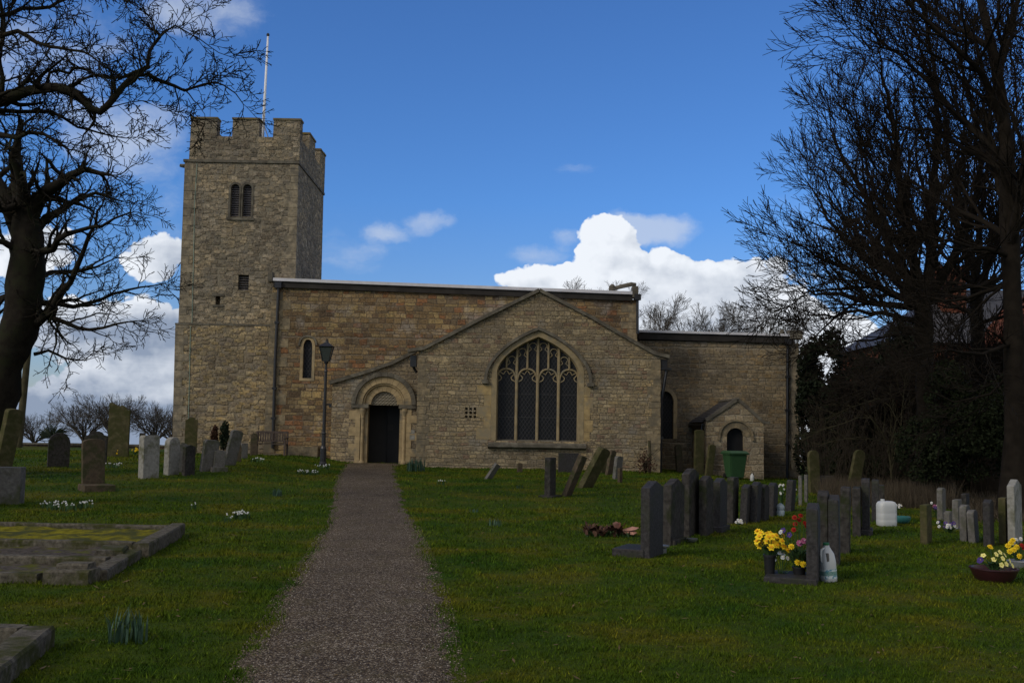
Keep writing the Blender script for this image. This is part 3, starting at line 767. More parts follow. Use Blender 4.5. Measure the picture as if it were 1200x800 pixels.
# ---- doorway bay (a shallow thickening below an old roof line)
dx0, dx1 = xat(388, 500, YD), xat(489, 480, YD)
z0_, z1_ = zat(388, 449, YD), zat(487, 413, YD)
dcx, dz = xat(451, 474.5, YD), zat(451, 474.5, YD)
dhw = (xat(467.5, 510, YD) - xat(430, 510, YD)) / 2
dcx_o = (xat(467.5, 510, YD) + xat(430, 510, YD)) / 2
dcx = dcx_o
ro = 33.5 / 1200 * YD
door_hole = [(dcx - ro + .16, GZ + .1), (dcx + ro - .16, GZ + .1), (dcx + ro - .16, dz)] + arc(dcx, dz, ro - .16, 0, math.pi, 18)[1:-1] + [(dcx - ro + .16, dz)]
bm = NB()
body(bm, [(dx0, GZ), (dx1 + .3, GZ), (dx1 + .3, z1_ + .08), (dx0, z0_)], [(door_hole, None)], YD, YN + .004)
bay = obj('doorway_bay', bm, stone('bay_stone', .145, .30, [(.33, .27, .18), (.28, .23, .155), (.38, .31, .20), (.24, .19, .13), (.30, .24, .15)], (.25, .21, .16), patch=(.30, .28, .24), patchs=.6), church)
bm = NB(); ribbon(bm, [(dx0 - .1, z0_ + .02), (xat(428, 436, YD), zat(428, 436, YD)), (xat(460, 425, YD), zat(460, 425, YD)), (dx1 - .1, z1_ + .06)], .12, YD - .10, YD + .2); obj('roof_string', bm, M_['coping'], bay)
# Norman arch orders
def voussoirs(bm, cx, cz, r0, r1, y0, y1, n, gap=.02, a0=0, a1=math.pi):
    for i in range(n):
        s, e = a0 + (a1 - a0) * (i + gap) / n, a0 + (a1 - a0) * (i + 1 - gap) / n
        pts = [(cx + r * math.cos(a), cz + r * math.sin(a)) for r, a in ((r0, s), (r1, s), (r1, (s + e) / 2), (r1, e), (r0, e), (r0, (s + e) / 2))]
        prism(bm, pts, y0 + random.uniform(-.004, .004), y1)
bm = NB(); voussoirs(bm, dcx, dz + .02, ro - .02, ro + .13, YD - .11, YD + .05, 15, .015); obj('hood_mould', bm, M_['coping'], bay)
bm = NB(); voussoirs(bm, dcx, dz + .02, ro - .26, ro - .03, YD - .03, YD + .28, 13); obj('outer_arch', bm, M_['dress'], bay)
bm = NB(); ribbon(bm, arc(dcx, dz + .02, ro - .30, 0, math.pi, 22), .09, YD + .02, YD + .20, front=.5); obj('roll_mould', bm, M_['dress'], bay)
bm = NB(); voussoirs(bm, dcx, dz + .02, dhw - .10, ro - .35, YD + .09, YD + .45, 11); obj('inner_arch', bm, M_['dress'], bay)
m, t, b = mat('chevron_tympanum')
pos = t.n('ShaderNodeNewGeometry'); x, y, z = t.sep(pos)
zz_ = t.m('ADD', z, t.m('MULTIPLY', t.m('PINGPONG', x, .06), 1.0))
st = t.m('PINGPONG', t.m('MULTIPLY', zz_, 9.), .5)
cc = t.mix(t.noise(pos, 12, 4), (.15, .135, .10), (.23, .20, .145)); t.L.new(cc, b.inputs['Base Color']); b.inputs['Roughness'].default_value = .95
bump(t, b, st, 1.0, .06)
bm = NB(); prism(bm, [(dcx - dhw + .08, dz + .0)] + [(dcx + dhw - .08, dz)] + arc(dcx, dz, dhw - .09, 0, math.pi, 16)[1:-1], YD + .18, YD + .40)
obj('tympanum', bm, m, bay)
for s in (-1, 1):
    bm = NB(); box(bm, *sorted((dcx + s * (dhw - .03), dcx + s * (ro + .13))), YD - .07, YD + .42, dz - .11, dz + .02); obj('impost', bm, M_['coping'], bay)
for s in (-1, 1):
    bm = NB(); z = GZ + .1; i = 0
    while z < dz - .12:
        hq = min(random.uniform(.26, .38), dz - .112 - z)
        box(bm, *sorted((dcx + s * (dhw + .0), dcx + s * (ro - .34))), YD + .10 + random.uniform(-.005, .005), YD + .45, z, z + hq - .006)
        box(bm, *sorted((dcx + s * (ro - .20), dcx + s * (ro - .02 + .22 * (i % 2)))), YD - .015 + random.uniform(-.006, .006), YD + .27, z, z + hq - .006); z += hq; i += 1
    obj('jamb_stones', bm, M_['dress'], bay)
for s in (-1, 1):
    bm = NB(); cxp = dcx + s * (ro - .27)
    lathe(bm, [(.12, 0), (.12, .1), (.085, .16), (.07, .2), (.07, dz - .62), (.085, dz - .60), (.075, dz - .56), (.13, dz - .36), (.135, dz - .27)], (cxp, YD + .06, .15), 12)
    obj('column', bm, M_['dress'], bay, smooth=False)
# porch passage beyond the opening
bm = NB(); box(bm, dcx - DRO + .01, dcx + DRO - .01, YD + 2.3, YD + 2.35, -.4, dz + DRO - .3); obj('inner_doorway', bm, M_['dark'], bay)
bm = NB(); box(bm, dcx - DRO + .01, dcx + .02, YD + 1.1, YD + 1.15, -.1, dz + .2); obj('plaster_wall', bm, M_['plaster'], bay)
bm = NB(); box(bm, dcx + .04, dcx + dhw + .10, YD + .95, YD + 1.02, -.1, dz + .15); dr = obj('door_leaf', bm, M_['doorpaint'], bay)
bm = NB(); a = P(453.5, 504, YD + .94); b2 = P(461, 497, YD + .94); box(bm, a.x, b2.x, YD + .935, YD + .948, a.z, b2.z); obj('door_notice', bm, M_['plaster'], bay)
for (a, b2, c, d) in ((480, 486, 489, 494.5), (480, 486, 503.5, 508), (480, 486, 509.5, 515)):
    A = P(a, d, YD); B = P(b2, c, YD); bm = NB(); box(bm, A.x, B.x, YD - .015, YD + .02, A.z, B.z); obj('wall_notice', bm, M_['coping'] if d < 500 else M_['palestone'], bay)

# ---- south chapel (gabled transept) with the great window
wcx = xat(630, 470, YS); wz0 = zat(630, 517, YS); wzs = zat(630, 437, YS); whalf = (679.5 - 580.5) / 2 / 1200 * YS; wrise = 44 / 1200 * YS
wopen = [(wcx - whalf, wz0), (wcx + whalf, wz0)] + tudor(wcx, wzs, whalf, wrise)[::-1]
sxl, sxr = xat(489, 480, YS), xat(773.5, 480, YS)
gl = [XZ(478, 411, YS), XZ(497, 409, YS), XZ(560, 376, YS), XZ(632, 340, YS), XZ(690, 370, YS), XZ(742, 400, YS), XZ(767, 414, YS), XZ(784, 418, YS)]
vg0x, vg1x = xat(544.5, 483, YS), xat(559.5, 483, YS); vg0z, vg1z = zat(552, 490, YS), zat(552, 476, YS)
gr = []
for i in range(3):
    for j in range(3):
        a = vg0x + (vg1x - vg0x) * (i + .08) / 3; b2 = vg0x + (vg1x - vg0x) * (i + .72) / 3; c = vg0z + (vg1z - vg0z) * (j + .08) / 3; d = vg0z + (vg1z - vg0z) * (j + .72) / 3
        gr.append(([(a, c), (b2, c), (b2, d), (a, d)], .15))
bm = NB()
body(bm, [(sxl, GZ), (sxr, GZ), (sxr, gl[6][1]), *[g_ for g_ in gl[5:1:-1]], (sxl, gl[1][1])], [(wopen, .5)] + gr, YS, YN + .3)
chapel = obj('south_chapel', bm, M_['trans'], church)
bm = NB(); ribbon(bm, [gl[0], (gl[1][0], gl[1][1] + .03), (gl[2][0], gl[2][1] + .02), gl[3]], .11, YS - .11, YS + .3); ribbon(bm, [(gl[3][0] + .001, gl[3][1]), gl[4], gl[5], gl[6], gl[7]], .11, YS - .11, YS + .3)
obj('gable_coping', bm, M_['coping'], chapel)
bm = NB(); vs = []
ap = (gl[3][0], gl[3][1] + .03)
for (a, b2) in (((gl[1][0], gl[1][1] + .05), ap), (ap, (gl[6][0], gl[6][1] + .05))):
    q = [bm.verts.new((a[0], YS + .3, a[1])), bm.verts.new((b2[0], YS + .3, b2[1])), bm.verts.new((b2[0], YN, b2[1])), bm.verts.new((a[0], YN, a[1]))]; bm.faces.new(q)
obj('chapel_roof', bm, M_['leadroof'], chapel)
# window dressing
bm = NB()
oo = [(wcx - whalf - .05, wz0)] + [(wcx + (x_ - wcx) * (whalf + .05) / whalf, wzs + (z_ - wzs) * (wrise + .05) / wrise) for x_, z_ in tudor(wcx, wzs, whalf, wrise)] + [(wcx + whalf + .05, wz0)]
ribbon(bm, oo, .20, YS - .012, YS + .22, front=.85)
ii = [(wcx - whalf + .03, wz0)] + [(wcx + (x_ - wcx) * (whalf - .03) / whalf, wzs + (z_ - wzs) * (wrise - .03) / wrise) for x_, z_ in tudor(wcx, wzs, whalf, wrise)] + [(wcx + whalf - .03, wz0)]
ribbon(bm, ii, .11, YS + .16, YS + .40, front=.5)
obj('window_frame', bm, M_['tracery'], chapel)
bm = NB()
hh = tudor(wcx, wzs - .18, whalf + .34, wrise + .42, k=.62)
ribbon(bm, [(hh[0][0] - .02, wzs - .26)] + hh + [(hh[-1][0] + .02, wzs - .30)], .10, YS - .10, YS + .02)
box(bm, hh[0][0] - .12, hh[0][0] + .10, YS - .13, YS + .02, wzs - .38, wzs - .262); box(bm, hh[-1][0] - .10, hh[-1][0] + .12, YS - .13, YS + .02, wzs - .42, wzs - .302)
obj('hood_mould', bm, M_['coping'], chapel)
bm = NB()
prof = [(YS - .16, wz0 - .20), (YS - .16, wz0 - .10), (YS + .3, wz0 + .06), (YS + .3, wz0 - .20), (YS, wz0 - .27)]
a = [bm.verts.new((wcx - whalf - .22, y, z)) for y, z in prof]; c = [bm.verts.new((wcx + whalf + .22, y, z)) for y, z in prof]
bm.faces.new(a[::-1]); bm.faces.new(c)
for i in range(5): bm.faces.new((a[i], a[(i + 1) % 5], c[(i + 1) % 5], c[i]))
bmesh.ops.recalc_face_normals(bm, faces=bm.faces)
obj('window_sill', bm, M_['coping'], chapel)
def zarch(x, off=0):
    tt = min(1, abs(x - wcx) / whalf); return wzs + wrise * (.62 * math.sqrt(max(0, 1 - tt * tt)) + .38 * (1 - tt)) - off
lw = 2 * whalf / 4
ty0, ty1 = YS + .18, YS + .32
bm = NB()
for i in range(1, 4):
    x = wcx - whalf + lw * i; ribbon(bm, [(x, wz0), (x, zarch(x))], .105, ty0, ty1, front=.45)
lspr = wzs - .28
for i in range(4):
    c0 = wcx - whalf + lw * (i + .5); hw = lw / 2 - .02; pk_ = pointed(c0, lspr, hw, .42)
    ribbon(bm, pk_, .075, ty0 + .01, ty1, front=.5)
    zt = lspr + .42
    if zarch(c0) > zt: ribbon(bm, [(c0, zt), (c0, zarch(c0))], .075, ty0 + .01, ty1, front=.5)
    # cusps in the head of each light
    for s in (-1, 1):
        x_, z_ = c0 + s * hw * .86, lspr + .10
        ribbon(bm, [(x_ + s * .03, z_ - .12), (x_ - s * .10, z_ - .05), (x_ - s * .13, z_ + .03), (x_ - s * .05, z_ + .12), (x_ - s * .0, z_ + .16)], .035, ty0 + .05, ty1 - .02)
        ribbon(bm, [(c0 + s * .20, lspr + .30), (c0 + s * .09, lspr + .24), (c0 + s * .05, lspr + .32), (c0, lspr + .37)], .03, ty0 + .05, ty1 - .02)
# upper panels
for i in range(8):
    c0 = wcx - whalf + lw / 2 * (i + .5); hw = lw / 4 - .03
    zt = min(zarch(c0 - hw), zarch(c0 + hw)) - .10
    zb = lspr + (.26)
    if zt - .22 > zb:
        ribbon(bm, pointed(c0, zt - .20, hw, .20, 5), .045, ty0 + .03, ty1, front=.5)
        for s in (-1, 1): ribbon(bm, [(c0 + s * hw, zt - .30), (c0 + s * hw * .35, zt - .22), (c0 + s * hw * .7, zt - .12)], .028, ty0 + .05, ty1 - .02)
obj('tracery', bm, M_['tracery'], chapel)
for i in range(4):
    xa, xb = wcx - whalf + lw * i + .03, wcx - whalf + lw * (i + 1) - .03
    top = [(xb - (xb - xa) * k / 8, zarch(xb - (xb - xa) * k / 8, .02)) for k in range(9)]
    bm = NB(); prism(bm, [(xa, wz0 + .0), (xb, wz0 + .0)] + top, YS + .26, YS + .275); gp = obj('window_pane', bm, M_['glass'], chapel)
# alternating dressed blocks beside the window
oash = simple('ochre_ashlar', (.34, .25, .12), .93, .3, 5, .12, bumps=.5, obj=False, col2=(.24, .2, .13), thr=(1.6, .48, .62))
for s in (-1, 1):
    bm = NB(); z = wz0 + .03; i = 0
    while z < wzs - .5:
        h = random.uniform(.30, .42); wq = .48 if i % 2 == 0 else .24
        if s > 0: wq = .3 if i % 2 else .2
        xx_ = wcx + s * (whalf + .14)
        a, b2 = sorted((xx_, xx_ + s * wq)); box(bm, a, b2, YS - .006, YS + .05, z + .006, z + h - .006); z += h; i += 1
    obj('jamb_stones', bm, oash, chapel)
quoins(sxl, 1, .15, gl[1][1] - .2, YS, None, 0, parent=chapel, hs=(.16, .26), ws=(.22, .42))
quoins(sxr, -1, .1, gl[6][1] - .2, YS, None, 0, parent=chapel, hs=(.2, .34), ws=(.24, .46))
bm = NB(); p = P(484, 422, YS + .3); box(bm, p.x - .09, p.x + .12, YS + .25, YS + .6, p.z - .22, p.z + .16); 
tube(bm, [(p.x, YS + .4, p.z - .2), (p.x + .12, YS + .45, p.z - .42)], .05, 6)
obj('rain_hopper', bm, M_['black'], chapel)
downpipe([(781, 434), (776, 464), (774.6, 470), (774.0, 556)], YS + .12, chapel, .055, hopper=False)
bm = NB(); p = P(777.5, 428, YS + .15); box(bm, p.x - .09, p.x + .12, YS + .05, YS + .3, p.z - .12, p.z + .18); box(bm, p.x - .12, p.x + .26, YS + .02, YS + .32, p.z - .16, p.z - .09)
obj('rain_hopper', bm, M_['black'], chapel)

# ---- chancel
cl, cr_ = nr - 1.2, xat(936.5, 480, YCH)
czl, czr = zat(748, 399, YCH), zat(924, 402, YCH)
swx, sw0, sws = xat(782, 490, YCH) - .15, zat(782, 514, YCH), zat(782, 474, YCH)
swin = [(swx - .42, sw0), (swx + .42, sw0)] + pointed(swx, sws, .42, .55)[::-1]
bm = NB(); body(bm, [(cl, GZ - .3), (cr_, GZ - .3), (cr_, czr), (cl, czl)], [(swin, .35)], YCH, YCH + 6)
chancel = obj('chancel', bm, M_['chanc'], church)
bm = NB(); prism(bm, swin, YCH + .2, YCH + .22); obj('chancel_window', bm, M_['glass'], chancel)
bm = NB(); ribbon(bm, [(swx - .45, sw0), (swx - .45, sws)] + [(swx + (x_ - swx) * 1.1, z_ + .03) for x_, z_ in pointed(swx, sws, .42, .55)] + [(swx + .45, sws), (swx + .45, sw0)], .14, YCH - .03, YCH + .18); obj('window_surround', bm, M_['dress'], chancel)
eave(xat(748, 395, YCH), zat(748, 389.5, YCH), xat(929, 395, YCH), zat(929, 394.5, YCH), YCH, 6.2, chancel, .09, .26)
bm = NB(); p = P(932, 395, YCH - .1); box(bm, p.x - .22, cr_ + .10, YCH - .18, YCH + .4, p.z - .06, p.z + .26)
lathe(bm, [(.16, 0), (.13, .1), (.05, .26)], (p.x - .45, YCH + .1, p.z + .05), 7)
obj('kneeler_stone', bm, M_['coping'], chancel)
downpipe([(923, 402), (922.5, 560)], YCH - .09, chancel, .055)
quoins(cr_, -1, -.1, czr - .1, YCH, None, 0, parent=chancel, hs=(.26, .4), ws=(.28, .5), mat_='towq')
# buttress-like pale block low on the right corner
bm = NB(); a, b2 = XZ(931.5, 533, YCH), XZ(937, 525, YCH); box(bm, a[0], b2[0], YCH - .03, YCH + .05, a[1], b2[1]); obj('pale_block', bm, M_['plaster'], chancel)

# ---- priest's porch
pl, pr_ = xat(828, 520, YPO), xat(895, 520, YPO)
pz = zat(829, 493, YPO); pzr = zat(896, 496, YPO); papx, papz = XZ(864.3, 469, YPO)
dcx2 = xat(862, 530, YPO); d2h = 10.2 / 1200 * YPO; d2s = zat(862, 511.5, YPO)
dh = [(dcx2 - d2h, GZ), (dcx2 + d2h, GZ), (dcx2 + d2h, d2s)] + arc(dcx2, d2s, d2h, 0, math.pi, 12)[1:-1] + [(dcx2 - d2h, d2s)]
bm = NB(); body(bm, [(pl, GZ - .1), (dcx2 - d2h - .001, GZ - .1), (dcx2 + d2h + .001, GZ - .1), (pr_, GZ - .1), (pr_, pzr), (papx, papz), (pl, pz)], [(dh, .4)], YPO, YCH + .05)
porch = obj('priest_porch', bm, M_['porch'], church)
bm = NB(); prism(bm, dh, YPO + .22, YPO + .27); obj('door_leaf', bm, M_['doorpaint'], porch)
bm = NB(); voussoirs(bm, dcx2, d2s, d2h, d2h + .2, YPO - .012, YPO + .2, 9, .02); obj('door_arch', bm, M_['quoin'], porch)
bm = NB(); ribbon(bm, [(dcx2 - d2h - .30, d2s - .12)] + arc(dcx2, d2s, d2h + .27, math.pi, 0, 14) + [(dcx2 + d2h + .30, d2s - .12)], .075, YPO - .07, YPO + .02); obj('hood_mould', bm, M_['quoin'], porch)
bm = NB(); ribbon(bm, [(pl - .02, pz + .02), (papx, papz + .05)], .11, YPO - .06, YPO + .3); ribbon(bm, [(papx + .001, papz + .05), (pr_ + .0, pzr + .04), (pr_ + .22, pzr + .03)], .11, YPO - .06, YPO + .3); obj('gable_coping', bm, M_['coping'], porch)
bm = NB()
for s, (ex, ez) in ((-1, (pl, pz)), (1, (pr_, pzr))):
    dxx, dzz = papx - ex, papz - ez; l = math.hypot(dxx, dzz); ox, oz = -dxx / l * .14, -dzz / l * .14
    n = 11
    for k in range(n):   # slates laid in overlapping courses
        a = (ex + ox + (papx - ex - ox) * k / n, ez + oz + (papz - ez - oz) * k / n + .05); c = (ex + ox + (papx - ex - ox) * (k + 1.08) / n, ez + oz + (papz - ez - oz) * (k + 1.08) / n + .025)
        q = 12
        for j in range(q):
            y0 = YPO + .305 + (YCH - YPO - .33) * j / q; y1 = YPO + .305 + (YCH - YPO - .33) * (j + .97) / q
            zz0 = random.uniform(0, .008)
            vs = [bm.verts.new(c_) for c_ in ((a[0], y0, a[1] + zz0), (a[0], y1, a[1] + zz0), (c[0], y1, c[1]), (c[0], y0, c[1]), (a[0], y0, a[1] - .02), (a[0], y1, a[1] - .02))]
            bm.faces.new(vs[:4]); bm.faces.new((vs[0], vs[4], vs[5], vs[1]))
obj('slate_roof', bm, M_['slate'], porch)
bm = NB(); ribbon(bm, [(papx - .09, papz + .02), (papx, papz + .07), (papx + .09, papz + .02)], .05, YPO + .31, YCH); obj('ridge_tile', bm, M_['coping'], porch)
bm = NB(); box(bm, pl - .14, pl - .05, YPO + .28, YCH, pz - .17, pz - .09); tube(bm, [(pl - .1, YPO + .36, pz - .15), (pl - .1, YPO + .36, -.2)], .04, 7); obj('gutter', bm, M_['black'], porch)

# ------------------------------------------------------------------ flagpole
fb = P(307.5, 158, YT + 1.6)
fl = thing('flagpole', 'tall white flagpole with dark finial rising from the tower battlements', 'flagpole', (fb.x, fb.y, z_s2 + .25))
ft = P(314, 43, YT + 1.6)
def fp(k): return Vector((fb.x, fb.y, z_s2 + .25)).lerp(ft, k)
bm = NB(); tube(bm, [fp(0), fp(.5), fp(1)], [.062, .052, .036], 10); obj('pole', bm, M_['polewhite'], fl, smooth=True)
bm = NB(); lathe(bm, [(.03, 0), (.06, .03), (.065, .08), (.03, .13)], tuple(ft), 10); obj('finial', bm, M_['black'], fl)
bm = NB(); c = fp(.33)
for s in (-1, 1): tube(bm, [c, (c.x + s * .45, c.y - .3, z_e - .1)], .02, 5)
lathe(bm, [(.075, -.05), (.075, .05)], tuple(c), 8)
obj('stay_bracket', bm, M_['black'], fl)

# ------------------------------------------------------------------ lamp post
lp = P(378.5, 540, 33.0); lp.z = H(lp.x, lp.y)
lamp = thing('lamp_post', 'black cast iron lamp post with glass lantern left of the church door', 'lamp post', lp)
pxm = 33.0 / 1200
hl = (540 - 423) * pxm + (EYE - (540 - 496) * pxm - lp.z)
bm = NB(); lathe(bm, [(.13, 0), (.13, .08), (.10, .12), (.10, .55), (.07, .62), (.065, 1.0), (.08, 1.03), (.055, 1.07), (.045, hl - .35), (.065, hl - .33), (.04, hl - .28), (.035, hl - .1), (.07, hl - .06), (.07, hl)], (0, 0, 0), 12)
post = obj('post', bm, M_['black'], lamp, world=False)
bm = NB(); tube(bm, [(0, 0, 1.95), (.17, -.02, 1.97)], .02, 6); box(bm, .14, .22, -.06, .02, 1.86, 1.98); obj('junction_box', bm, M_['black'], lamp, world=False)
# lantern
bm = NB()
wb, wt, hz = .105, .20, .46
for s1 in (-1, 1):
    for s2 in (-1, 1): tube(bm, [(s1 * wb, s2 * wb, hl), (s1 * wt, s2 * wt, hl + hz)], .013, 5)
for (ww, zz2) in ((wb, hl), (wt, hl + hz)):
    for a, b2 in (((-1, -1), (1, -1)), ((1, -1), (1, 1)), ((1, 1), (-1, 1)), ((-1, 1), (-1, -1))): tube(bm, [(a[0] * ww, a[1] * ww, zz2), (b2[0] * ww, b2[1] * ww, zz2)], .016, 5)
obj('lantern_frame', bm, M_['black'], lamp, world=False)
bm = NB(); k = .94
vs = [bm.verts.new((s1 * wb * k, s2 * wb * k, hl + .01)) for s1, s2 in ((-1, -1), (1, -1), (1, 1), (-1, 1))] + [bm.verts.new((s1 * wt * k, s2 * wt * k, hl + hz - .01)) for s1, s2 in ((-1, -1), (1, -1), (1, 1), (-1, 1))]
for i in range(4): bm.faces.new((vs[i], vs[(i + 1) % 4], vs[4 + (i + 1) % 4], vs[4 + i]))
obj('lantern_glass', bm, M_['glasslamp'], lamp, world=False)
bm = NB(); vs = [bm.verts.new((s1 * (wt + .03), s2 * (wt + .03), hl + hz + .01)) for s1, s2 in ((-1, -1), (1, -1), (1, 1), (-1, 1))] + [bm.verts.new((s1 * .06, s2 * .06, hl + hz + .14)) for s1, s2 in ((-1, -1), (1, -1), (1, 1), (-1, 1))]
for i in range(4): bm.faces.new((vs[i], vs[(i + 1) % 4], vs[4 + (i + 1) % 4], vs[4 + i]))
bm.faces.new(vs[3::-1]); bm.faces.new(vs[4:])
lathe(bm, [(.055, hl + hz + .14), (.05, hl + hz + .19), (.02, hl + hz + .21), (.025, hl + hz + .25), (.005, hl + hz + .28)], (0, 0, 0), 8)
obj('lantern_cap', bm, M_['black'], lamp, world=False)

# ------------------------------------------------------------------ bench against the nave wall
bp = P(318, 536, 36.1); bp.z = H(bp.x, bp.y)
bench = thing('bench', 'weathered slatted wooden bench against the foot of the tower', 'bench', bp)
bw = .56
bm = NB()
for k in range(4): box(bm, -bw, bw, -.38 + k * .1, -.30 + k * .1, .42, .445)
obj('seat', bm, M_['bench'], bench, world=False)
bm = NB(); box(bm, -bw, bw, .02, .06, .80, .87); box(bm, -bw, bw, .02, .05, .50, .54)
for k in range(13): box(bm, -bw + .04 + k * .085, -bw + .09 + k * .085, .025, .045, .54, .80)
obj('backrest', bm, M_['bench'], bench, world=False)
for s in (-1, 1):
    for (yy, hh_) in ((-.36, .62), (.04, .86)):
        bm = NB(); x = s * (bw - .03); box(bm, x - .03, x + .03, yy - .03, yy + .03, 0, hh_); obj('leg', bm, M_['bench'], bench, world=False)
    bm = NB(); x = s * (bw - .03); box(bm, x - .035, x + .035, -.42, .02, .62, .65); obj('armrest', bm, M_['bench'], bench, world=False)

# ------------------------------------------------------------------ gravestones
def outline(kind, w, h):
    hw = w / 2
    if kind == 'peon': return [(-hw, 0), (hw, 0), (hw, h - w * .14), (0, h), (-hw, h - w * .14)]
    if kind == 'flat': return [(-hw, 0), (hw, 0), (hw, h), (-hw, h)]
    if kind == 'cham': return [(-hw, 0), (hw, 0), (hw, h - .05), (hw - .05, h), (-hw + .05, h), (-hw, h - .05)]
    if kind == 'round': return [(-hw, 0), (hw, 0)] + arc(0, h - hw, hw, 0, math.pi, 12)
    if kind == 'seg': return [(-hw, 0), (hw, 0)] + [(hw * math.cos(a), h - .12 * w * 1.4 + .12 * w * 1.4 * math.sin(a)) for a in [math.pi * i / 10 for i in range(11)]]
    if kind == 'ogee':
        out = [(-hw, 0), (hw, 0), (hw, h - w * .22), (hw * .8, h - w * .2)]
        for i in range(9):
            a = math.pi * i / 8; out.append((hw * .62 * math.cos(a), h - w * .17 + w * .17 * math.sin(a)))
        return out + [(-hw * .8, h - w * .2), (-hw, h - w * .22)]
    if kind == 'scroll': return [(-hw, 0), (hw, 0), (hw, h - .16), (hw * .75, h - .17), (hw * .55, h - .08), (hw * .25, h - .02), (0, h - .06), (-hw * .3, h - .02), (-hw * .55, h + .02), (-hw * .8, h + .06), (-hw, h + .05)]
def slab(kind, w, h, t_, sink=.15):
    bm = NB(); pts = outline(kind, w, h); pts = [(x, z - sink if z == 0 else z) for x, z in pts]
    prism(bm, pts, -t_ / 2, t_ / 2)
    ed = [e for e in bm.edges if len(e.link_faces) == 2 and e.calc_face_angle(0) > .4]
    bmesh.ops.bevel(bm, geom=ed, offset=.007, segments=1, affect='EDGES')
    return bm
ROWD = (math.sin(R(25)), math.cos(R(25)))
def grave(x0, x1, yt, yb, kind, mt, rz=65, label='', group=None, lean=0, tip=0, t_=.11, base=None, wlim=(.3, .8), cat='gravestone', depth=None):
    """rz: direction of the slab's width axis from +X in degrees; lean: sideways in the picture, degrees"""
    cx = (x0 + x1) / 2
    p = G(cx, yb) if depth is None else None
    if depth is not None:
        p = P(cx, yb, depth); p.z = H(p.x, p.y)
    D = p.y; h = (yb - yt) * D / 1200
    if depth is not None: h = P(cx, yt, depth).z - p.z
    app = (x1 - x0) * D / 1200
    if lean: app = max(.15, app - abs(math.sin(R(lean))) * h)
    vx, vy = p.x / math.hypot(p.x, p.y), p.y / math.hypot(p.x, p.y); rvx, rvy = vy, -vx
    ax, ay = math.cos(R(rz)), math.sin(R(rz))
    cw = abs(ax * rvx + ay * rvy); ct = abs(-ay * rvx + ax * rvy)
    wd = (app - t_ * ct) / max(cw, .12); wd = max(wlim[0], min(wlim[1], wd))
    rot = Matrix.Rotation(R(lean), 4, 'Y') @ Matrix.Rotation(R(rz), 4, 'Z') @ Matrix.Rotation(R(tip), 4, 'X')
    p.z -= .01
    if base is None:
        o = obj('gravestone', slab(kind, wd, h, t_), M_[mt]); o.matrix_world = Matrix.Translation(p) @ rot
        tag(o, label, cat, group); return o
    o = thing('gravestone', label, cat, p, R(rz), group)
    s = obj('headstone', slab(kind, wd, h, t_), M_[mt], o, world=False)
    s.matrix_basis = Matrix.Rotation(R(lean), 4, 'Y')
    bm = NB(); bw_, bd, bh, off = base
    box(bm, -bw_ / 2, bw_ / 2, -bd / 2 + off, bd / 2 + off, -.1, bh); bmesh.ops.bevel(bm, geom=list(bm.edges), offset=.01, segments=1, affect='EDGES')
    obj('plinth', bm, M_[mt], o, world=False)
    return o
gA = 'dark gravestones in the row leading to the chancel'
gB = 'gravestones in the row beside the milk jug'
gC = 'gravestones along the right hedge'
gL = 'gravestones on the left lawn'
gM = 'leaning stones before the chapel window'
RA = [(751, 777, 564, 651, 'peon', 'granite', 'nearest dark pointed headstone of the middle row, on a broad dark base', (.62, .42, .11, .22), 0),
      (775, 803, 561, 636, 'peon', 'granite2', 'second dark pointed headstone of the middle row, leaning slightly right', (.6, .22, .08, 0), 2.5),
      (799, 819, 549, 627, 'peon', 'granite2', 'tallest dark pointed headstone of the middle row, standing above its neighbours', None, 0),
      (819, 836, 557.5, 626, 'peon', 'granite2', 'dark pointed headstone directly right of the tallest one in the middle row', None, 0),
      (834, 853, 560, 622, 'peon', 'granite', 'dark headstone with small plinth in front of the green bin', (.6, .2, .1, 0), 2),
      (852, 864, 559, 612, 'cham', 'granite2', 'narrow dark headstone just right of the green bin', None, 1),
      (867, 880, 567, 612, 'peon', 'granite', 'first short headstone after the gap in the middle row', None, 3),
      (879, 892, 564, 611, 'peon', 'granite', 'slightly taller headstone second after the gap in the middle row', None, 2),
      (890, 900, 567, 609, 'peon', 'granite2', 'third headstone after the gap in the middle row, short and dark', None, 0),
      (900, 910, 565, 604, 'peon', 'granite', 'fourth headstone after the gap, just left of the pale water bottle', None, 2),
      (919, 932, 562, 598, 'cham', 'granite', 'leaning dark headstone right of the pale water bottle and white flowers', None, 4)]
for i, (a, b2, c, d, k, mt, lb, bs, ln) in enumerate(RA):
    grave(a, b2, c, d, k, mt, 65, lb, gA, ln, 0, .12, bs, (.42, .75))
RB = [(943, 964, 590, 681, 'peon', 'granite', 'nearest dark headstone beside the white milk jug, on a flat base', (.62, .55, .07, .22), 1.5),
      (958, 973, 575, 660, 'peon', 'granite2', 'dark headstone right behind the one beside the milk jug', None, 0),
      (971, 985, 580, 661, 'peon', 'granite', 'dark pointed headstone third in the row behind the milk jug', None, 0),
      (983, 998, 571, 647, 'cham', 'granite2', 'broad dark headstone fourth in the row behind the milk jug', None, 1),
      (997, 1012, 571, 626, 'flat', 'granite2', 'square topped dark headstone fifth in the row behind the milk jug', None, 0),
      (1009, 1021, 561, 625, 'cham', 'granite', 'tall grey-blue headstone sixth in the row behind the milk jug', (.6, .2, .09, 0), 0),
      (1020, 1031, 562, 610, 'cham', 'granite', 'dark headstone just left of the white plastic container', None, 1),
      (1030, 1036, 568, 603, 'flat', 'granite2', 'slim dark headstone partly behind the white plastic container', None, 0)]
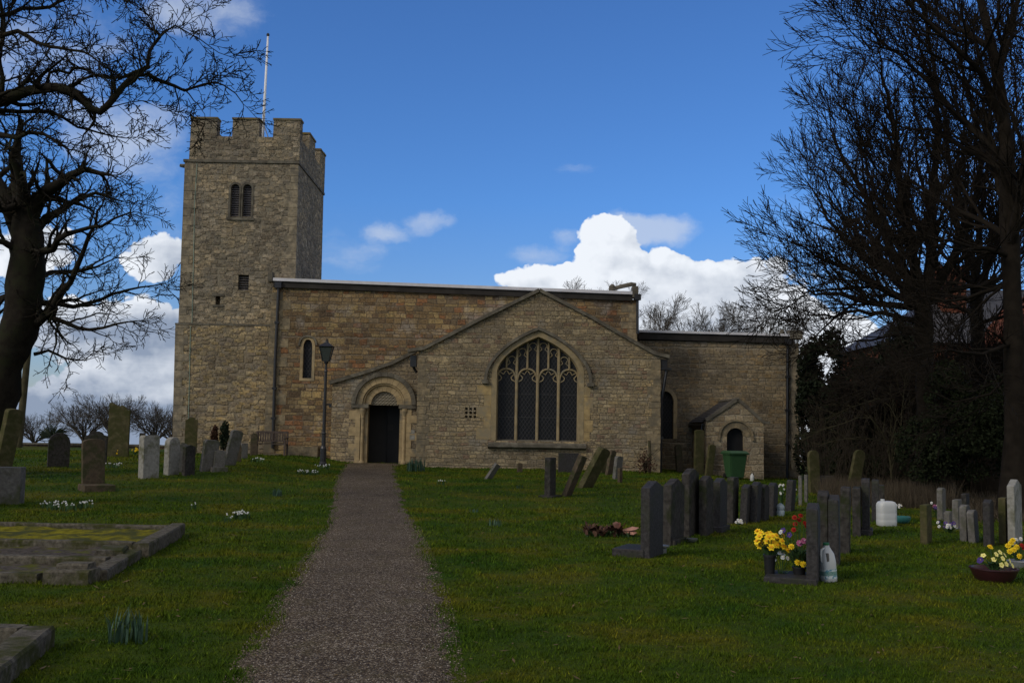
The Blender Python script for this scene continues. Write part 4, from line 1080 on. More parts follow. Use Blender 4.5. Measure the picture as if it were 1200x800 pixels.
for (a, b2, c, d, k, mt, lb, bs, ln) in RB: grave(a, b2, c, d, k, mt, 70, lb, gB, ln, 0, .12, bs, (.42, .75))
RC = [(1081, 1090, 591, 637, 'flat', 'mossy', 'short mossy brown stone standing alone right of the white container', 0),
      (1099, 1108, 571, 609, 'seg', 'greystone', 'slim two toned stone against the dry stalks', 0),
      (1108, 1115, 598, 613, 'seg', 'greystone', 'tiny pale stone beside the slim stone by the dry stalks', 0),
      (1118, 1126, 585, 620, 'flat', 'greystone', 'narrow grey stone behind the pair of lichened stones', 0),
      (1126, 1136.5, 591, 633, 'seg', 'greystone', 'left one of the two touching lichened grey stones', 0),
      (1137, 1146, 597, 635, 'seg', 'greystone', 'right one of the two touching lichened stones, leaning left', -3),
      (1153, 1165, 585, 639, 'peon', 'granite', 'dark blue-grey pointed headstone near the right edge', 0),
      (1172, 1182, 583, 636, 'flat', 'mossy', 'green mossy stone just left of the tall grey headstone', 0),
      (1182, 1198, 562, 637, 'peon', 'palestone', 'tall light grey pointed headstone at the right edge', 0),
      (1129, 1134, 578, 606, 'flat', 'granite2', 'small dark stone seen behind the two touching lichened stones', 0)]
for (a, b2, c, d, k, mt, lb, ln) in RC: grave(a, b2, c, d, k, mt, 55, lb, gC, ln, 0, .10, None, (.3, .65))
# small pale posts and stones beyond the middle row
for (a, b2, c, d, lb) in ((936, 940, 557, 592, 'thin pale marker post nearest the end of the middle row'), (942.5, 947, 556, 588, 'thin pale marker post with a white cap beyond the middle row')):
    grave(a, b2, c, d, 'flat', 'greystone', 65, lb, 'thin marker posts beyond the middle row', 0, 0, .07, None, (.08, .14), cat='marker post')
grave(954, 977, 557, 578, 'flat', 'granite2', 10, 'low broad dark stone at the end of the middle row before the dry stalks', gC, 0, 0, .25, None, (.4, .8))
grave(949, 960, 527, 556, 'round', 'mossy', 15, 'round topped mossy stone just right of the chancel corner', 'mossy stones under the dark trees', -2, 0, .12, None, (.3, .7), depth=27.6)
grave(986, 1008, 525, 557, 'round', 'mossy', 15, 'mossy green stone leaning right under the dark trees', 'mossy stones under the dark trees', 12, 0, .12, None, (.3, .7), depth=27.2)
# left lawn
grave(-14, 24, 547, 590, 'flat', 'greystone', 8, 'wide grey block headstone cut by the left edge', gL, 0, 0, .3, None, (.6, 1.1))
grave(56, 80, 507, 547, 'round', 'granite2', 30, 'dark round topped stone beside the spiky plant', gL, 0, 0, .14, None, (.5, .95))
grave(97, 121, 514, 573, 'seg', 'brownst', 35, 'brown headstone on a flat grey ledger, leaning left', gL, -2.5, 0, .14, (.62, .62, .13, -.30), (.45, .8))
grave(99, 124, 505, 544, 'ogee', 'granite2', 12, 'dark shouldered stone behind the brown headstone on its ledger', gL, 0, 0, .14, None, (.5, .9))
grave(126, 150, 474, 535, 'scroll', 'mossy', 10, 'tall mossy green stone with a broken scrolled top', gL, 0, 0, .16, None, (.5, 1.0))
grave(163, 185, 510, 560, 'cham', 'palestone', 55, 'pale grey headstone, broadest of the light stones on the left', gL, -1, 0, .2, None, (.45, .8))
grave(162, 169, 507, 542, 'flat', 'granite2', 10, 'slim dark stone just behind the broad pale headstone', gL, 0, 0, .1, None, (.15, .3))
grave(193, 208, 512, 556, 'round', 'palestone', 60, 'narrow pale round topped headstone next to a dark companion', gL, 0, 0, .18, None, (.35, .7))
grave(208, 220, 519, 553, 'ogee', 'greystone', 20, 'grey shouldered stone behind the narrow pale headstone', gL, 0, 0, .12, None, (.3, .6))
grave(214, 227, 521, 557, 'peon', 'granite2', 70, 'dark pointed stone right of the narrow pale headstone', gL, 0, 0, .10, None, (.4, .8))
grave(216, 230, 489, 532, 'ogee', 'mossy', 15, 'tall mossy shouldered stone against the tower foot', gL, 0, 0, .14, None, (.3, .7))
grave(234, 252, 515, 552, 'cham', 'greystone', 40, 'squat grey stone leaning right beside a smaller worn stone', gL, 6, 0, .15, None, (.4, .8))
grave(250, 262, 527, 552, 'seg', 'greystone', 30, 'small worn grey stone on a stepped foot between two leaning stones', gL, 2, 0, .14, (.42, .3, .12, 0), (.3, .5))
grave(260, 276, 503, 545, 'seg', 'greystone', 45, 'tall thin grey stone leaning strongly right near the tower', gL, 12, 0, .13, None, (.35, .7))
grave(271, 282, 518, 541, 'round', 'brownst', 20, 'low brown stone right of the strongly leaning thin stone', gL, 0, 0, .12, None, (.3, .6))
grave(283, 289, 519, 537, 'flat', 'greystone', 30, 'very small grey stone second from the bench', gL, 0, 0, .1, None, (.2, .4))
grave(293, 301, 507, 532, 'round', 'brownst', 20, 'narrow brown stone nearest the bench', gL, 0, 0, .12, None, (.2, .5), depth=35.5)
grave(5, 23, 472, 522, 'seg', 'mossy', 20, 'large dark mossy slab leaning beneath the left tree', gL, 8, 0, .16, None, (.4, .9))
grave(-8, 8, 478, 560, 'seg', 'mossy', 60, 'tall mossy slab leaning right at the left edge under the tree', gL, 9, 0, .16, None, (.4, .9))
# before the chapel
grave(638, 651, 536, 582, 'flat', 'granite2', 62, 'upright dark slim stone sharing a foot with a leaning stone', gM, 0, 0, .14, (.5, .35, .05, 0), (.3, .6))
grave(650, 677, 530, 581, 'flat', 'brownst', 62, 'thin brown slab leaning right in front of the blue-grey headstone', gM, 22, 0, .11, None, (.3, .6))
grave(668, 702, 519, 571, 'seg', 'mossy', 50, 'large mossy slab leaning far right before the chapel window', gM, 27, 0, .16, None, (.4, .8))
grave(654, 678, 530, 555, 'flat', 'granite', 5, 'blue-grey upright headstone close to the chapel wall', gM, 0, 0, .12, None, (.4, .9), depth=32.8)
grave(702, 711, 525, 554, 'seg', 'mossy', 30, 'narrow mossy upright stone, left of a leaning pair by the wall', gM, 2, 0, .12, None, (.2, .5))
grave(707, 719, 527, 556, 'seg', 'brownst', 35, 'narrow brown stone leaning right against its upright neighbour', gM, 10, 0, .12, None, (.2, .5))
grave(717, 728, 534, 561, 'seg', 'greystone', 40, 'pale worn stone with a broken edge right of the leaning pair', gM, 6, 0, .12, None, (.25, .5))
grave(724, 729, 548, 565, 'flat', 'brownst', 40, 'tiny brown stub in front of the pale worn stone', gM, 0, 0, .09, None, (.12, .25))
grave(564, 579, 540, 561, 'flat', 'greystone', 50, 'small thin grey slab fallen to the right below the wall vent', gM, 33, 0, .09, None, (.2, .5))
grave(606, 612, 542, 553, 'seg', 'brownst', 20, 'tiny low stone below the great window', gM, 0, 0, .1, None, (.15, .3))
grave(812, 825, 503, 557, 'seg', 'mossy', 20, 'tall mossy slab leaning against the small porch', 'mossy slabs propped by the small porch', 1, 0, .12, None, (.3, .6), depth=35.4)
grave(824, 836, 520, 558, 'seg', 'mossy', 20, 'shorter mossy slab leaning right in front of the small porch', 'mossy slabs propped by the small porch', 7, 0, .12, None, (.25, .5), depth=35.0)
grave(791, 802, 520, 559, 'round', 'brownst', 20, 'dark slab standing in the corner between chapel and porch', 'mossy slabs propped by the small porch', -4, 0, .12, None, (.25, .5), depth=36.5)

# ------------------------------------------------------------------ kerbed grave plots on the left
def kerb_beam(bm, a, b2, w_, h0, h1=None):
    """beam between two ground points, top at h above ground"""
    a = Vector(a); b2 = Vector(b2); d = (b2 - a); L_ = d.length; ang = math.atan2(d.y, d.x)
    n = max(2, int(L_ / .12)); vs = []
    for i in range(n + 1):
        c = a.lerp(b2, i / n); nx, ny = -math.sin(ang) * w_ / 2, math.cos(ang) * w_ / 2
        zt = c.z + h0 * (1 + .04 * mnoise.noise(Vector((c.x * 1.1, c.y * 1.1, 3)))) + .008 * mnoise.noise(Vector((c.x * 3, c.y * 3, 7)))
        j = .035 * mnoise.noise(Vector((c.x * 4, c.y * 4, 1)))
        vs.append([bm.verts.new(q) for q in ((c.x - nx * (1 + j), c.y - ny * (1 + j), c.z - .15), (c.x - nx, c.y - ny, zt - .02), (c.x - nx * .85, c.y - ny * .85, zt), (c.x + nx * .85, c.y + ny * .85, zt), (c.x + nx, c.y + ny, zt - .02), (c.x + nx, c.y + ny, c.z - .15))])
    for i in range(n):
        for k in range(5): bm.faces.new((vs[i][k], vs[i + 1][k], vs[i + 1][k + 1], vs[i][k + 1]))
    bm.faces.new(vs[0]); bm.faces.new(vs[-1][::-1])
def gz(p): return Vector((p[0], p[1], H(p[0], p[1])))
kc = gz(G(207, 628)); kf = gz(G(108, 683))
ax_ = (kf - kc)  # right side runs towards the camera
sidev = Vector((-1, .02, 0)).normalized()
kt = thing('grave_plot', 'old moss covered triple kerbed grave plot on the left lawn', 'grave plot', kc)
L3 = 7.5
def kp(s, l): q = kc + (kf - kc) * s + sidev * l; return gz(q)
bm = NB(); kerb_beam(bm, kp(-.02, 0), kp(.52, 0), .19, .17); obj('side_kerb', bm, M_['kerb'], kt)
bm = NB(); kerb_beam(bm, kp(.0, .14), kp(.0, L3), .12, .15); obj('back_kerb', bm, M_['kerb'], kt)
bm = NB(); kerb_beam(bm, kp(.44, .16), kp(.44, L3), .14, .15); obj('dividing_kerb', bm, M_['kerb'], kt)
bm = NB(); kerb_beam(bm, kp(.54, .05), kp(.97, -.02), .17, .11); kerb_beam(bm, kp(.52, .30), kp(.66, .22), .30, .15); obj('stepped_kerb', bm, M_['kerb'], kt)
bm = NB(); kerb_beam(bm, kp(.74, .14), kp(.74, L3), .15, .12); obj('dividing_kerb', bm, M_['kerb'], kt)
bm = NB(); kerb_beam(bm, kp(1.0, .52), kp(1.0, L3), .13, .09); obj('front_kerb', bm, M_['kerb'], kt)
bm = NB(); kerb_beam(bm, kp(1.0, -.02), kp(1.0, .42), .30, .14); obj('corner_stone', bm, M_['kerb'], kt)
bm = NB(); kerb_beam(bm, kp(.985, .03), kp(.985, .34), .19, .19); obj('corner_cap', bm, M_['kerb'], kt)
def bedsheet(name, s0, s1, m, hgt, n=26):
    pv_, pf_ = [], []
    for j in range(n + 1):
        for i in range(61):
            q = kp(s0 + (s1 - s0) * j / n, .08 + (L3 - .1) * i / 60)
            nz_ = mnoise.noise(Vector((q.x * 3, q.y * 3, 0))) + .5 * mnoise.noise(Vector((q.x * 11, q.y * 11, 0)))
            pv_.append((q.x, q.y, q.z + hgt + .035 * nz_))
    for j in range(n):
        for i in range(60): pf_.append((j * 61 + i, j * 61 + i + 1, (j + 1) * 61 + i + 1, (j + 1) * 61 + i))
    return npmesh(name, pv_, pf_, m, kt, k=4)
bedsheet('moss_bed', .02, .43, M_['moss'], .10)
mgr = simple('mossy_gravel', (.07, .06, .05), .97, .5, 14, .08, bumps=1, obj=False, col2=(.085, .09, .014), thr=(2.6, .50, .62))
bedsheet('moss_bed', .46, .73, mgr, .08)
bedsheet('gravel_bed', .76, .98, mgr, .05)
# second kerb at the very left front
k2 = thing('grave_plot', 'dark kerb corner of a grave plot at the lower left edge', 'grave plot', G(48, 745))
q1, q2, q3 = gz(G(44, 757)), gz(G(-60, 840)), gz(G(-160, 752))
bm = NB(); kerb_beam(bm, q1, q2, .22, .14); obj('side_kerb', bm, M_['kerb'], k2)
bm = NB(); kerb_beam(bm, q1 + Vector((-.11, .0, 0)), q3, .16, .138); obj('back_kerb', bm, M_['kerb'], k2)

# ------------------------------------------------------------------ small things
def scatter_leaf(bm, c, a, l, wd, lean, curve=.3):
    """blade leaf, two segments"""
    d = Vector((math.cos(a), math.sin(a), 0)); s = Vector((-math.sin(a), math.cos(a), 0)) * wd
    p0 = Vector(c); p1 = p0 + d * lean * l * .45 + Vector((0, 0, l * .62)); p2 = p1 + d * lean * l * (.55 + curve) + Vector((0, 0, l * .38 * (1 - curve)))
    v = [bm.verts.new(p) for p in (p0 - s, p0 + s, p1 + s * .9, p1 - s * .9, p2)]
    bm.faces.new(v[:4]); bm.faces.new((v[3], v[2], v[4]))
def clump(px, py, n, h, rad, label, kind='daffodil'):
    p = G(px, py); o = thing('snowdrop_clump' if kind == 'snow' else 'daffodil_clump', label, 'snowdrops' if kind == 'snow' else 'daffodil leaves', p, 0, 'snowdrop clumps in the grass' if kind == 'snow' else 'daffodil leaf clumps in the grass')
    bm = NB()
    for i in range(n):
        a = random.random() * 6.28; r = rad * math.sqrt(random.random())
        scatter_leaf(bm, (r * math.cos(a), r * math.sin(a) * .8, -.01), random.random() * 6.28, h * random.uniform(.6, 1.1), .006 + .0004 * p.y, random.uniform(.05, .35), .1)
    obj('leaves', bm, M_['dleaf'] if kind != 'snow' else M_['stem'], o, world=False)
    if kind == 'snow':
        bm = NB()
        for i in range(int(n * .45)):
            a = random.random() * 6.28; r = rad * math.sqrt(random.random()); c = Vector((r * math.cos(a) * 1.1, r * math.sin(a), h * random.uniform(.75, 1.2)))
            s = .006 + .00042 * p.y
            for k in range(3):
                b3 = a + k * 2.09; vs = [bm.verts.new(c), bm.verts.new(c + Vector((math.cos(b3 - .5) * s, math.sin(b3 - .5) * s, -s * 1.1))), bm.verts.new(c + Vector((math.cos(b3) * s * .9, math.sin(b3) * s * .9, -s * 2.3))), bm.verts.new(c + Vector((math.cos(b3 + .5) * s, math.sin(b3 + .5) * s, -s * 1.1)))]
                bm.faces.new(vs)
        obj('flowers', bm, M_['whitep'], o, world=False)['kind'] = 'stuff'
for (px, py, n, h, r_, lb) in [(149, 752, 46, .26, .14, 'large tuft of upright daffodil leaves near the lower left kerb'), (325, 581, 16, .2, .1, 'small daffodil tuft left of the path below the lamp post'),
        (487, 552, 60, .42, .28, 'daffodil leaves right of the church door'), (541, 548, 12, .3, .12, 'small daffodil tuft at the chapel wall between door and window'),
        (580, 616, 14, .14, .12, 'short leaf tuft on the lawn right of the path'), (610, 572, 10, .12, .1, 'short leaf tuft just below the great window'), (555, 600, 8, .1, .1, 'faint leaf tuft left of the lawn centre')]:
    clump(px, py, n, h, r_, lb)
for (px, py, n, r_, lb) in [(77, 597, 60, .34, 'widest snowdrop clump beyond the mossy grave plot'), (57, 595, 24, .14, 'snowdrops at the left end of the wide clump'), (100, 595, 22, .14, 'snowdrops at the right end of the wide clump'),
        (283, 608, 55, .14, 'tall snowdrop clump right of the mossy grave plot'), (228, 597, 8, .06, 'few snowdrops beyond the corner of the mossy plot'), (134, 548, 30, .28, 'snowdrops in front of the tall mossy stone'),
        (360, 556, 50, .30, 'snowdrops left of the lamp post foot'), (378, 549, 34, .22, 'snowdrops at the lamp post foot'), (301, 541, 20, .2, 'snowdrops by the bench'), (518, 568, 12, .14, 'scattered snowdrops right of the path'),
        (266, 612, 10, .08, 'few snowdrops left of the tall clump')]:
    clump(px, py, n, .13, r_, lb, 'snow')

# wheelie bin
bp = P(861, 559, 34.6); bp.z = H(bp.x, bp.y)
binn = thing('wheelie_bin', 'green wheelie bin in front of the small porch door', 'bin', bp, R(12))
bh = zat(861, 528, 34.6) - bp.z
bm = NB()
def frus(bm, z0, z1, a, b2, c, d):
    lo = [bm.verts.new((s1 * a, s2 * b2, z0)) for s1, s2 in ((-1, -1), (1, -1), (1, 1), (-1, 1))]; hi = [bm.verts.new((s1 * c, s2 * d, z1)) for s1, s2 in ((-1, -1), (1, -1), (1, 1), (-1, 1))]
    for i in range(4): bm.faces.new((lo[i], lo[(i + 1) % 4], hi[(i + 1) % 4], hi[i]))
    bm.faces.new(lo[::-1]); bm.faces.new(hi)
frus(bm, .05, bh - .10, .23, .24, .31, .33); bmesh.ops.bevel(bm, geom=list(bm.edges), offset=.03, segments=2, affect='EDGES'); obj('bin_body', bm, M_['binplastic'], binn, world=False)
bm = NB(); frus(bm, bh - .12, bh - .07, .34, .36, .35, .37); obj('rim', bm, M_['binplastic'], binn, world=False)
bm = NB(); frus(bm, bh - .068, bh, .355, .375, .28, .30); tube(bm, [(-.26, .42, bh - .06), (.26, .42, bh - .06)], .018, 6); obj('lid', bm, M_['binplastic'], binn, world=False)
for s in (-1, 1):
    bm = NB(); tube(bm, [(s * .22, .25, .1), (s * .27, .25, .1)], .1, 14); obj('wheel', bm, M_['rubber'], binn, world=False)

def lathething(name, label, cat, p, prof, m, sides=16, group=None):
    bm = NB(); lathe(bm, prof, (0, 0, 0), sides); o = obj(name, bm, M_[m], smooth=True); o.location = p; tag(o, label, cat, group)
    mod = o.modifiers.new('es', 'EDGE_SPLIT'); mod.split_angle = R(50)
    return o
def scaled(prof, k): return [(r * k, z * k) for r, z in prof]
bottle = [(.09, 0), (.10, .02), (.10, .22), (.09, .26), (.045, .31), (.04, .35), (.035, .36)]
p = P(881.5, 561, 34.4); p.z = H(p.x, p.y)
lathething('plastic_bottle', 'small white bottle on the grass right of the green bin', 'bottle', p, scaled(bottle, .7), 'hdpe')
p = G(914.5, 604); lathething('plastic_bottle', 'pale translucent water bottle in the middle row of graves', 'bottle', p, scaled([(.10, 0), (.105, .03), (.105, .12), (.095, .14), (.105, .16), (.105, .24), (.07, .28), (.03, .31)], .85 * p.y / 22), 'clearpl')
# white container
p = G(1039, 616); kk = p.y / 1200
cont = thing('plastic_container', 'large white translucent plastic container beside the teal bowl', 'container', p, R(10))
hw, hh_ = 10.5 * kk, 29 * kk
def sq(z, w_, d_, n=24): return [(w_ * math.copysign(abs(math.cos(a)) ** .45, math.cos(a)), d_ * math.copysign(abs(math.sin(a)) ** .45, math.sin(a)), z) for a in [2 * math.pi * k / n for k in range(n)]]
def stack(bm, secs, H_, W_, D_):
    rr = [[bm.verts.new(v_) for v_ in sq(z * H_, a * W_, b2 * D_)] for z, a, b2 in secs]
    for i in range(len(rr) - 1):
        for k in range(24): bm.faces.new((rr[i][k], rr[i][(k + 1) % 24], rr[i + 1][(k + 1) % 24], rr[i + 1][k]))
    bm.faces.new(rr[0][::-1]); bm.faces.new(rr[-1])
bm = NB(); stack(bm, [(0, .93, .93), (.03, 1, 1), (.24, 1, 1), (.255, .99, .99), (.27, 1, 1), (.50, 1, 1), (.515, .99, .99), (.53, 1, 1), (.80, 1, 1), (.90, .95, .95), (.96, .82, .82), (.99, .6, .6)], hh_, hw, hw * .75)
obj('container_body', bm, M_['hdpe'], cont, world=False, smooth=True)
bm = NB(); lathe(bm, [(.035, 0), (.035, .03), (.03, .035)], (-hw * .45, 0, hh_ * .985), 10); obj('cap', bm, M_['hdpe'], cont, world=False)
p = G(1057, 613); lathething('bowl', 'teal glazed bowl right of the white plastic container', 'bowl', p, scaled([(.08, 0), (.13, .04), (.155, .09), (.15, .13), (.14, .13), (.12, .11)], .9 * p.y / 17), 'teal')

# milk jug
p = G(971, 681); kk = p.y / 1200; jh = 44 * kk; jw = 8.3 * kk
jug = thing('milk_jug', 'white plastic milk jug with green cap standing by the near headstone', 'milk jug', p, R(-20))
jug.rotation_euler = (0, R(-4), R(15))
bm = NB()
def jring(z, w_, d_): return [(w_ * math.copysign(abs(math.cos(a)) ** .5, math.cos(a)), d_ * math.copysign(abs(math.sin(a)) ** .5, math.sin(a)), z) for a in [2 * math.pi * k / 20 for k in range(20)]]
secs = [(0, .92, .92), (.03, 1, 1), (.50, 1, 1), (.56, .97, .97), (.72, .85, .85), (.86, .5, .5), (.90, .38, .38), (.95, .36, .36)]
rr_ = [[bm.verts.new(v_) for v_ in jring(z * jh, a * jw, b2 * jw)] for z, a, b2 in secs]
for i in range(len(rr_) - 1):
    for k in range(20): bm.faces.new((rr_[i][k], rr_[i][(k + 1) % 20], rr_[i + 1][(k + 1) % 20], rr_[i + 1][k]))
bm.faces.new(rr_[0][::-1]); bm.faces.new(rr_[-1])
for f_ in bm.faces: f_.smooth = True
obj('jug_body', bm, M_['hdpe'], jug, world=False, smooth=True)
bm = NB(); tube(bm, [(-jw * .3, -jw * .1, jh * .88), (-jw * .85, -jw * .15, jh * .84), (-jw * 1.02, -jw * .15, jh * .72), (-jw * .98, -jw * .15, jh * .55), (-jw * .7, -jw * .1, jh * .46)], jw * .17, 8); obj('handle', bm, M_['hdpe'], jug, world=False, smooth=True)
bm = NB(); box(bm, -jw * .60, -jw * .28, -jw * .99, -jw * .6, jh * .55, jh * .76); obj('grip_recess', bm, M_['greystone'], jug, world=False)
bm = NB(); lathe(bm, [(jw * .42, jh * .95), (jw * .42, jh * 1.0), (jw * .38, jh * 1.01)], (0, 0, 0), 14); obj('cap', bm, M_['capgreen'], jug, world=False)
bm = NB(); vs = [bm.verts.new(v_) for v_ in jring(jh * .10, jw * 1.012, jw * 1.012)]; v2 = [bm.verts.new(v_) for v_ in jring(jh * .34, jw * 1.012, jw * 1.012)]
for k in range(20): bm.faces.new((vs[k], vs[(k + 1) % 20], v2[(k + 1) % 20], v2[k]))
m, t, b = mat('jug_paper_label')
co = t.n('ShaderNodeTexCoord', out=3); x, y, z = t.sep(co)
nn = t.noise(co, 30, 3); c = t.mix(t.rng(nn, .52, .6), (.62, .66, .66), (.10, .26, .34))
c = t.mix(t.rng(t.m('ABSOLUTE', t.m('SUBTRACT', z, jh * .23)), .02, .025, .8, .0), c, (.06, .20, .16, 1)); t.L.new(c, b.inputs['Base Color'])
obj('jug_label', bm, m, jug, world=False)

# flower heads
def head_mesh(kind, s, m1, m2):
    bm = NB(); me = bpy.data.meshes.new('blossom')
    npet = 6 if kind == 'daff' else (5 if kind == 'pansy' else 9)
    layers = 1 if kind != 'mum' else 3
    for L_ in range(layers):
        rr = s * (1 - .28 * L_)
        for k in range(npet):
            a = 2 * math.pi * (k + .5 * L_) / npet; d = Vector((math.cos(a), math.sin(a), 0)); q = Vector((-math.sin(a), math.cos(a), 0)); up = Vector((0, 0, s * (.10 + .3 * L_)))
            wv_ = rr * (.38 if kind != 'pansy' else .55)
            vs = [bm.verts.new(v_) for v_ in (d * rr * .08 + up * .3, d * rr * .55 + q * wv_ + up, d * rr + up * .8, d * rr * .55 - q * wv_ + up)]
            bm.faces.new(vs)
    nf = len(bm.faces)
    if kind == 'daff': lathe(bm, [(s * .20, 0), (s * .24, s * .3), (s * .36, s * .55)], (0, 0, 0), 8)
    else: lathe(bm, [(s * .12, s * .1), (s * .10, s * .3 * layers)], (0, 0, 0), 6)
    bm.faces.ensure_lookup_table()
    for i, f_ in enumerate(bm.faces): f_.material_index = 0 if i < nf else 1
    bm.to_mesh(me); bm.free(); me.materials.append(M_[m1]); me.materials.append(M_[m2]); return me
def bunch(name, label, cat, p, heads, group=None, stems=True, leafn=12, leafl=.15):
    """heads: list of (mesh, x, y, z) relative to p"""
    o = thing(name, label, cat, p, 0, group)
    bm = NB()
    for (me, x, y, z) in heads: 
        if stems: tube(bm, [(x * .15, y * .15, 0), (x * .6, y * .6, z * .6), (x, y, z)], .003 + .0002 * p.y, 4)
    for i in range(leafn): scatter_leaf(bm, (random.uniform(-.03, .03), random.uniform(-.03, .03), 0), random.random() * 6.28, leafl * random.uniform(.7, 1.2), .012, random.uniform(.3, 1.0))
    obj('foliage', bm, M_['stem'], o, world=False)
    for (me, x, y, z) in heads:
        h_ = link('blossom', me, o); h_.location = (x, y, z)
        d = Vector((x * 1.5 + random.uniform(-.05, .05), y * 1.5 - .22, .12 + random.uniform(-.05, .1))).normalized(); h_.rotation_euler = d.to_track_quat('Z', 'Y').to_euler()
    return o
def rh(n, rx, ry, z0, z1):
    out = []
    for i in range(n):
        a = random.random() * 6.28; r = math.sqrt(random.random()); out.append((rx * r * math.cos(a), ry * r * math.sin(a), random.uniform(z0, z1)))
    return out
def cone_pot(r, h): return [(r * .72, 0), (r * .95, h * .9), (r * 1.06, h * .9), (r * 1.06, h), (r * .92, h), (r * .88, h * .9)]
p = G(902, 678); kk = p.y / 1200
lathething('flower_pot', 'black tapered vase holding yellow daffodils', 'vase', p, cone_pot(7.2 * kk, 28 * kk), 'blackpot')
daf = head_mesh('daff', .045, 'yellow', 'orange'); pdaf = head_mesh('daff', .042, 'paleyel', 'yellow')
q = p + Vector((0, 0, 24 * kk))
bunch('daffodil_bunch', 'bunch of bright yellow daffodils in the black vase', 'flowers', q, [(daf, x, y, z) for x, y, z in rh(36, 17 * kk, 12 * kk, 12 * kk, 29 * kk)] + [(daf, 22 * kk + x, y, z) for x, y, z in rh(5, 6 * kk, 6 * kk, 6 * kk, 18 * kk)], leafn=26, leafl=.16)
p2 = G(936.5, 679); kk = p2.y / 1200
lathething('flower_pot', 'black pot with red and pink flowers beside the near headstone', 'flower pot', p2, cone_pot(8 * kk, 15 * kk), 'blackpot')
redm = head_mesh('mum', .030, 'redp', 'redp'); pinkm = head_mesh('mum', .038, 'pinkp', 'whitep'); whm = head_mesh('mum', .028, 'whitep', 'yellow'); purm = head_mesh('pansy', .036, 'purplep', 'yellow'); yelm = head_mesh('mum', .038, 'yellow', 'orange'); pym = head_mesh('pansy', .033, 'paleyel', 'yellow')
q = p2 + Vector((0, 0, 12 * kk))
hd = [(redm, (px - 936) * kk, y, (664 - py) * kk) for (px, py, y) in ((931, 605, 0), (937, 608, .03), (942, 611, -.03), (930, 619, 0), (945, 616, .02), (933, 613, .04), (945, 622, -.05), (939, 603, .03))]
hd += [(pinkm, (940 - 936) * kk, -.06, (664 - 631) * kk), (pinkm, (936 - 936) * kk, -.02, (664 - 634) * kk), (purm, (918 - 936) * kk, 0, (664 - 620) * kk), (purm, (925 - 936) * kk, 0, (664 - 625) * kk),
       (yelm, (932 - 936) * kk, -.08, (664 - 655) * kk), (yelm, (926 - 936) * kk, -.04, (664 - 638) * kk), (yelm, (938 - 936) * kk, -.09, (664 - 657) * kk), (whm, (915 - 936) * kk, 0, (664 - 622) * kk)]
bunch('flower_bouquet', 'mixed bouquet of red, pink and purple flowers beside the near headstone', 'flowers', q, hd, leafn=70, leafl=.26)
p = G(916, 678); kk = p.y / 1200
bunch('white_flowers', 'drooping white flowers between the daffodils and the mixed bouquet', 'flowers', p, [(whm, x, y, z) for x, y, z in [(-.07, 0, 27 * kk), (-.03, -.03, 30 * kk), (.02, 0, 28 * kk), (.06, -.02, 24 * kk), (-.09, -.03, 22 * kk), (.0, -.05, 25 * kk)]], leafn=8, leafl=.12)
# maroon bowl planter
p = G(1165, 680); kk = p.y / 1200
lathething('planter_bowl', 'wide maroon bowl planter at the lower right', 'planter', p, [(18 * kk, 0), (23 * kk, 6 * kk), (26 * kk, 13.5 * kk), (27 * kk, 13.5 * kk), (27 * kk, 15 * kk), (24.5 * kk, 15 * kk), (23.5 * kk, 11 * kk)], 'maroon', 24)
q = p + Vector((0, 0, 11 * kk))
hd = [(purm, (1148 - 1165) * kk, -.04, 13 * kk), (purm, (1150 - 1165) * kk, .03, 11 * kk)] + [(pym, (px - 1165) * kk, y, (669 - py) * kk) for px, py, y in ((1168, 650, 0), (1173, 654, -.05), (1176, 660, -.07), (1182, 657, -.03), (1179, 651, .02), (1184, 662, -.05), (1170, 661, -.08), (1155, 652, .04), (1174, 648, .03), (1165, 656, .0))] + [(yelm, (1166 - 1165) * kk, .1, 26 * kk)]
bunch('primula_planting', 'pale yellow primulas and a purple pansy in the maroon bowl', 'flowers', q, hd, leafn=60, leafl=.11)
p = G(1194, 664); kk = p.y / 1200
lathething('flower_holder', 'low grey holder at the right edge under yellow and red flowers', 'flower holder', p, [(12 * kk, 0), (13 * kk, 7 * kk), (12 * kk, 8 * kk), (9 * kk, 8 * kk)], 'metal', 16)
q = p + Vector((0, 0, 6 * kk))
hd = [(yelm, (px - 1194) * kk, y, (658 - py) * kk) for px, py, y in ((1182, 640, 0), (1187, 637, .03), (1186, 644, -.05), (1191, 641, -.02), (1192, 651, -.06), (1189, 634, .03), (1183, 646, -.02))] + [(redm, (1197 - 1194) * kk, -.02, 19 * kk), (redm, (1199 - 1194) * kk, 0, 16 * kk), (whm, (1197 - 1194) * kk, 0, 26 * kk), (whm, (1193 - 1194) * kk, .03, 25 * kk)]
bunch('flower_bouquet', 'yellow and red bouquet at the right edge below the tall grey headstone', 'flowers', q, hd, leafn=20, leafl=.12)
# small bunches further back
def small_bunch(px, py, lb, mix_, n, rpx, hpx, k=1.4):
    p = G(px, py); kk = p.y / 1200
    hd = []
    for (x, y, z) in rh(n, rpx * kk, rpx * kk * .6, hpx * kk * .5, hpx * kk):
        hd.append((random.choice(mix_), x, y, z))
    bunch('flower_bunch', lb, 'flowers', p, hd, 'small bunches of flowers at the graves', leafn=10, leafl=hpx * kk * .8)
small_bunch(866, 615, 'white flowers at the foot of the headstones after the gap in the middle row', [whm], 9, 5, 6)
small_bunch(853, 610, 'small pale posy between the green bin headstones', [whm], 6, 3, 10)
small_bunch(916, 590, 'white flowers standing behind the pale water bottle', [whm], 9, 7, 22)
small_bunch(931, 588, 'white rosette beside the leaning headstone after the bottle', [whm], 3, 2, 18)
small_bunch(1100, 608, 'purple and white flowers near the slim stone by the dry stalks', [purm, pinkm, whm], 14, 11, 20)
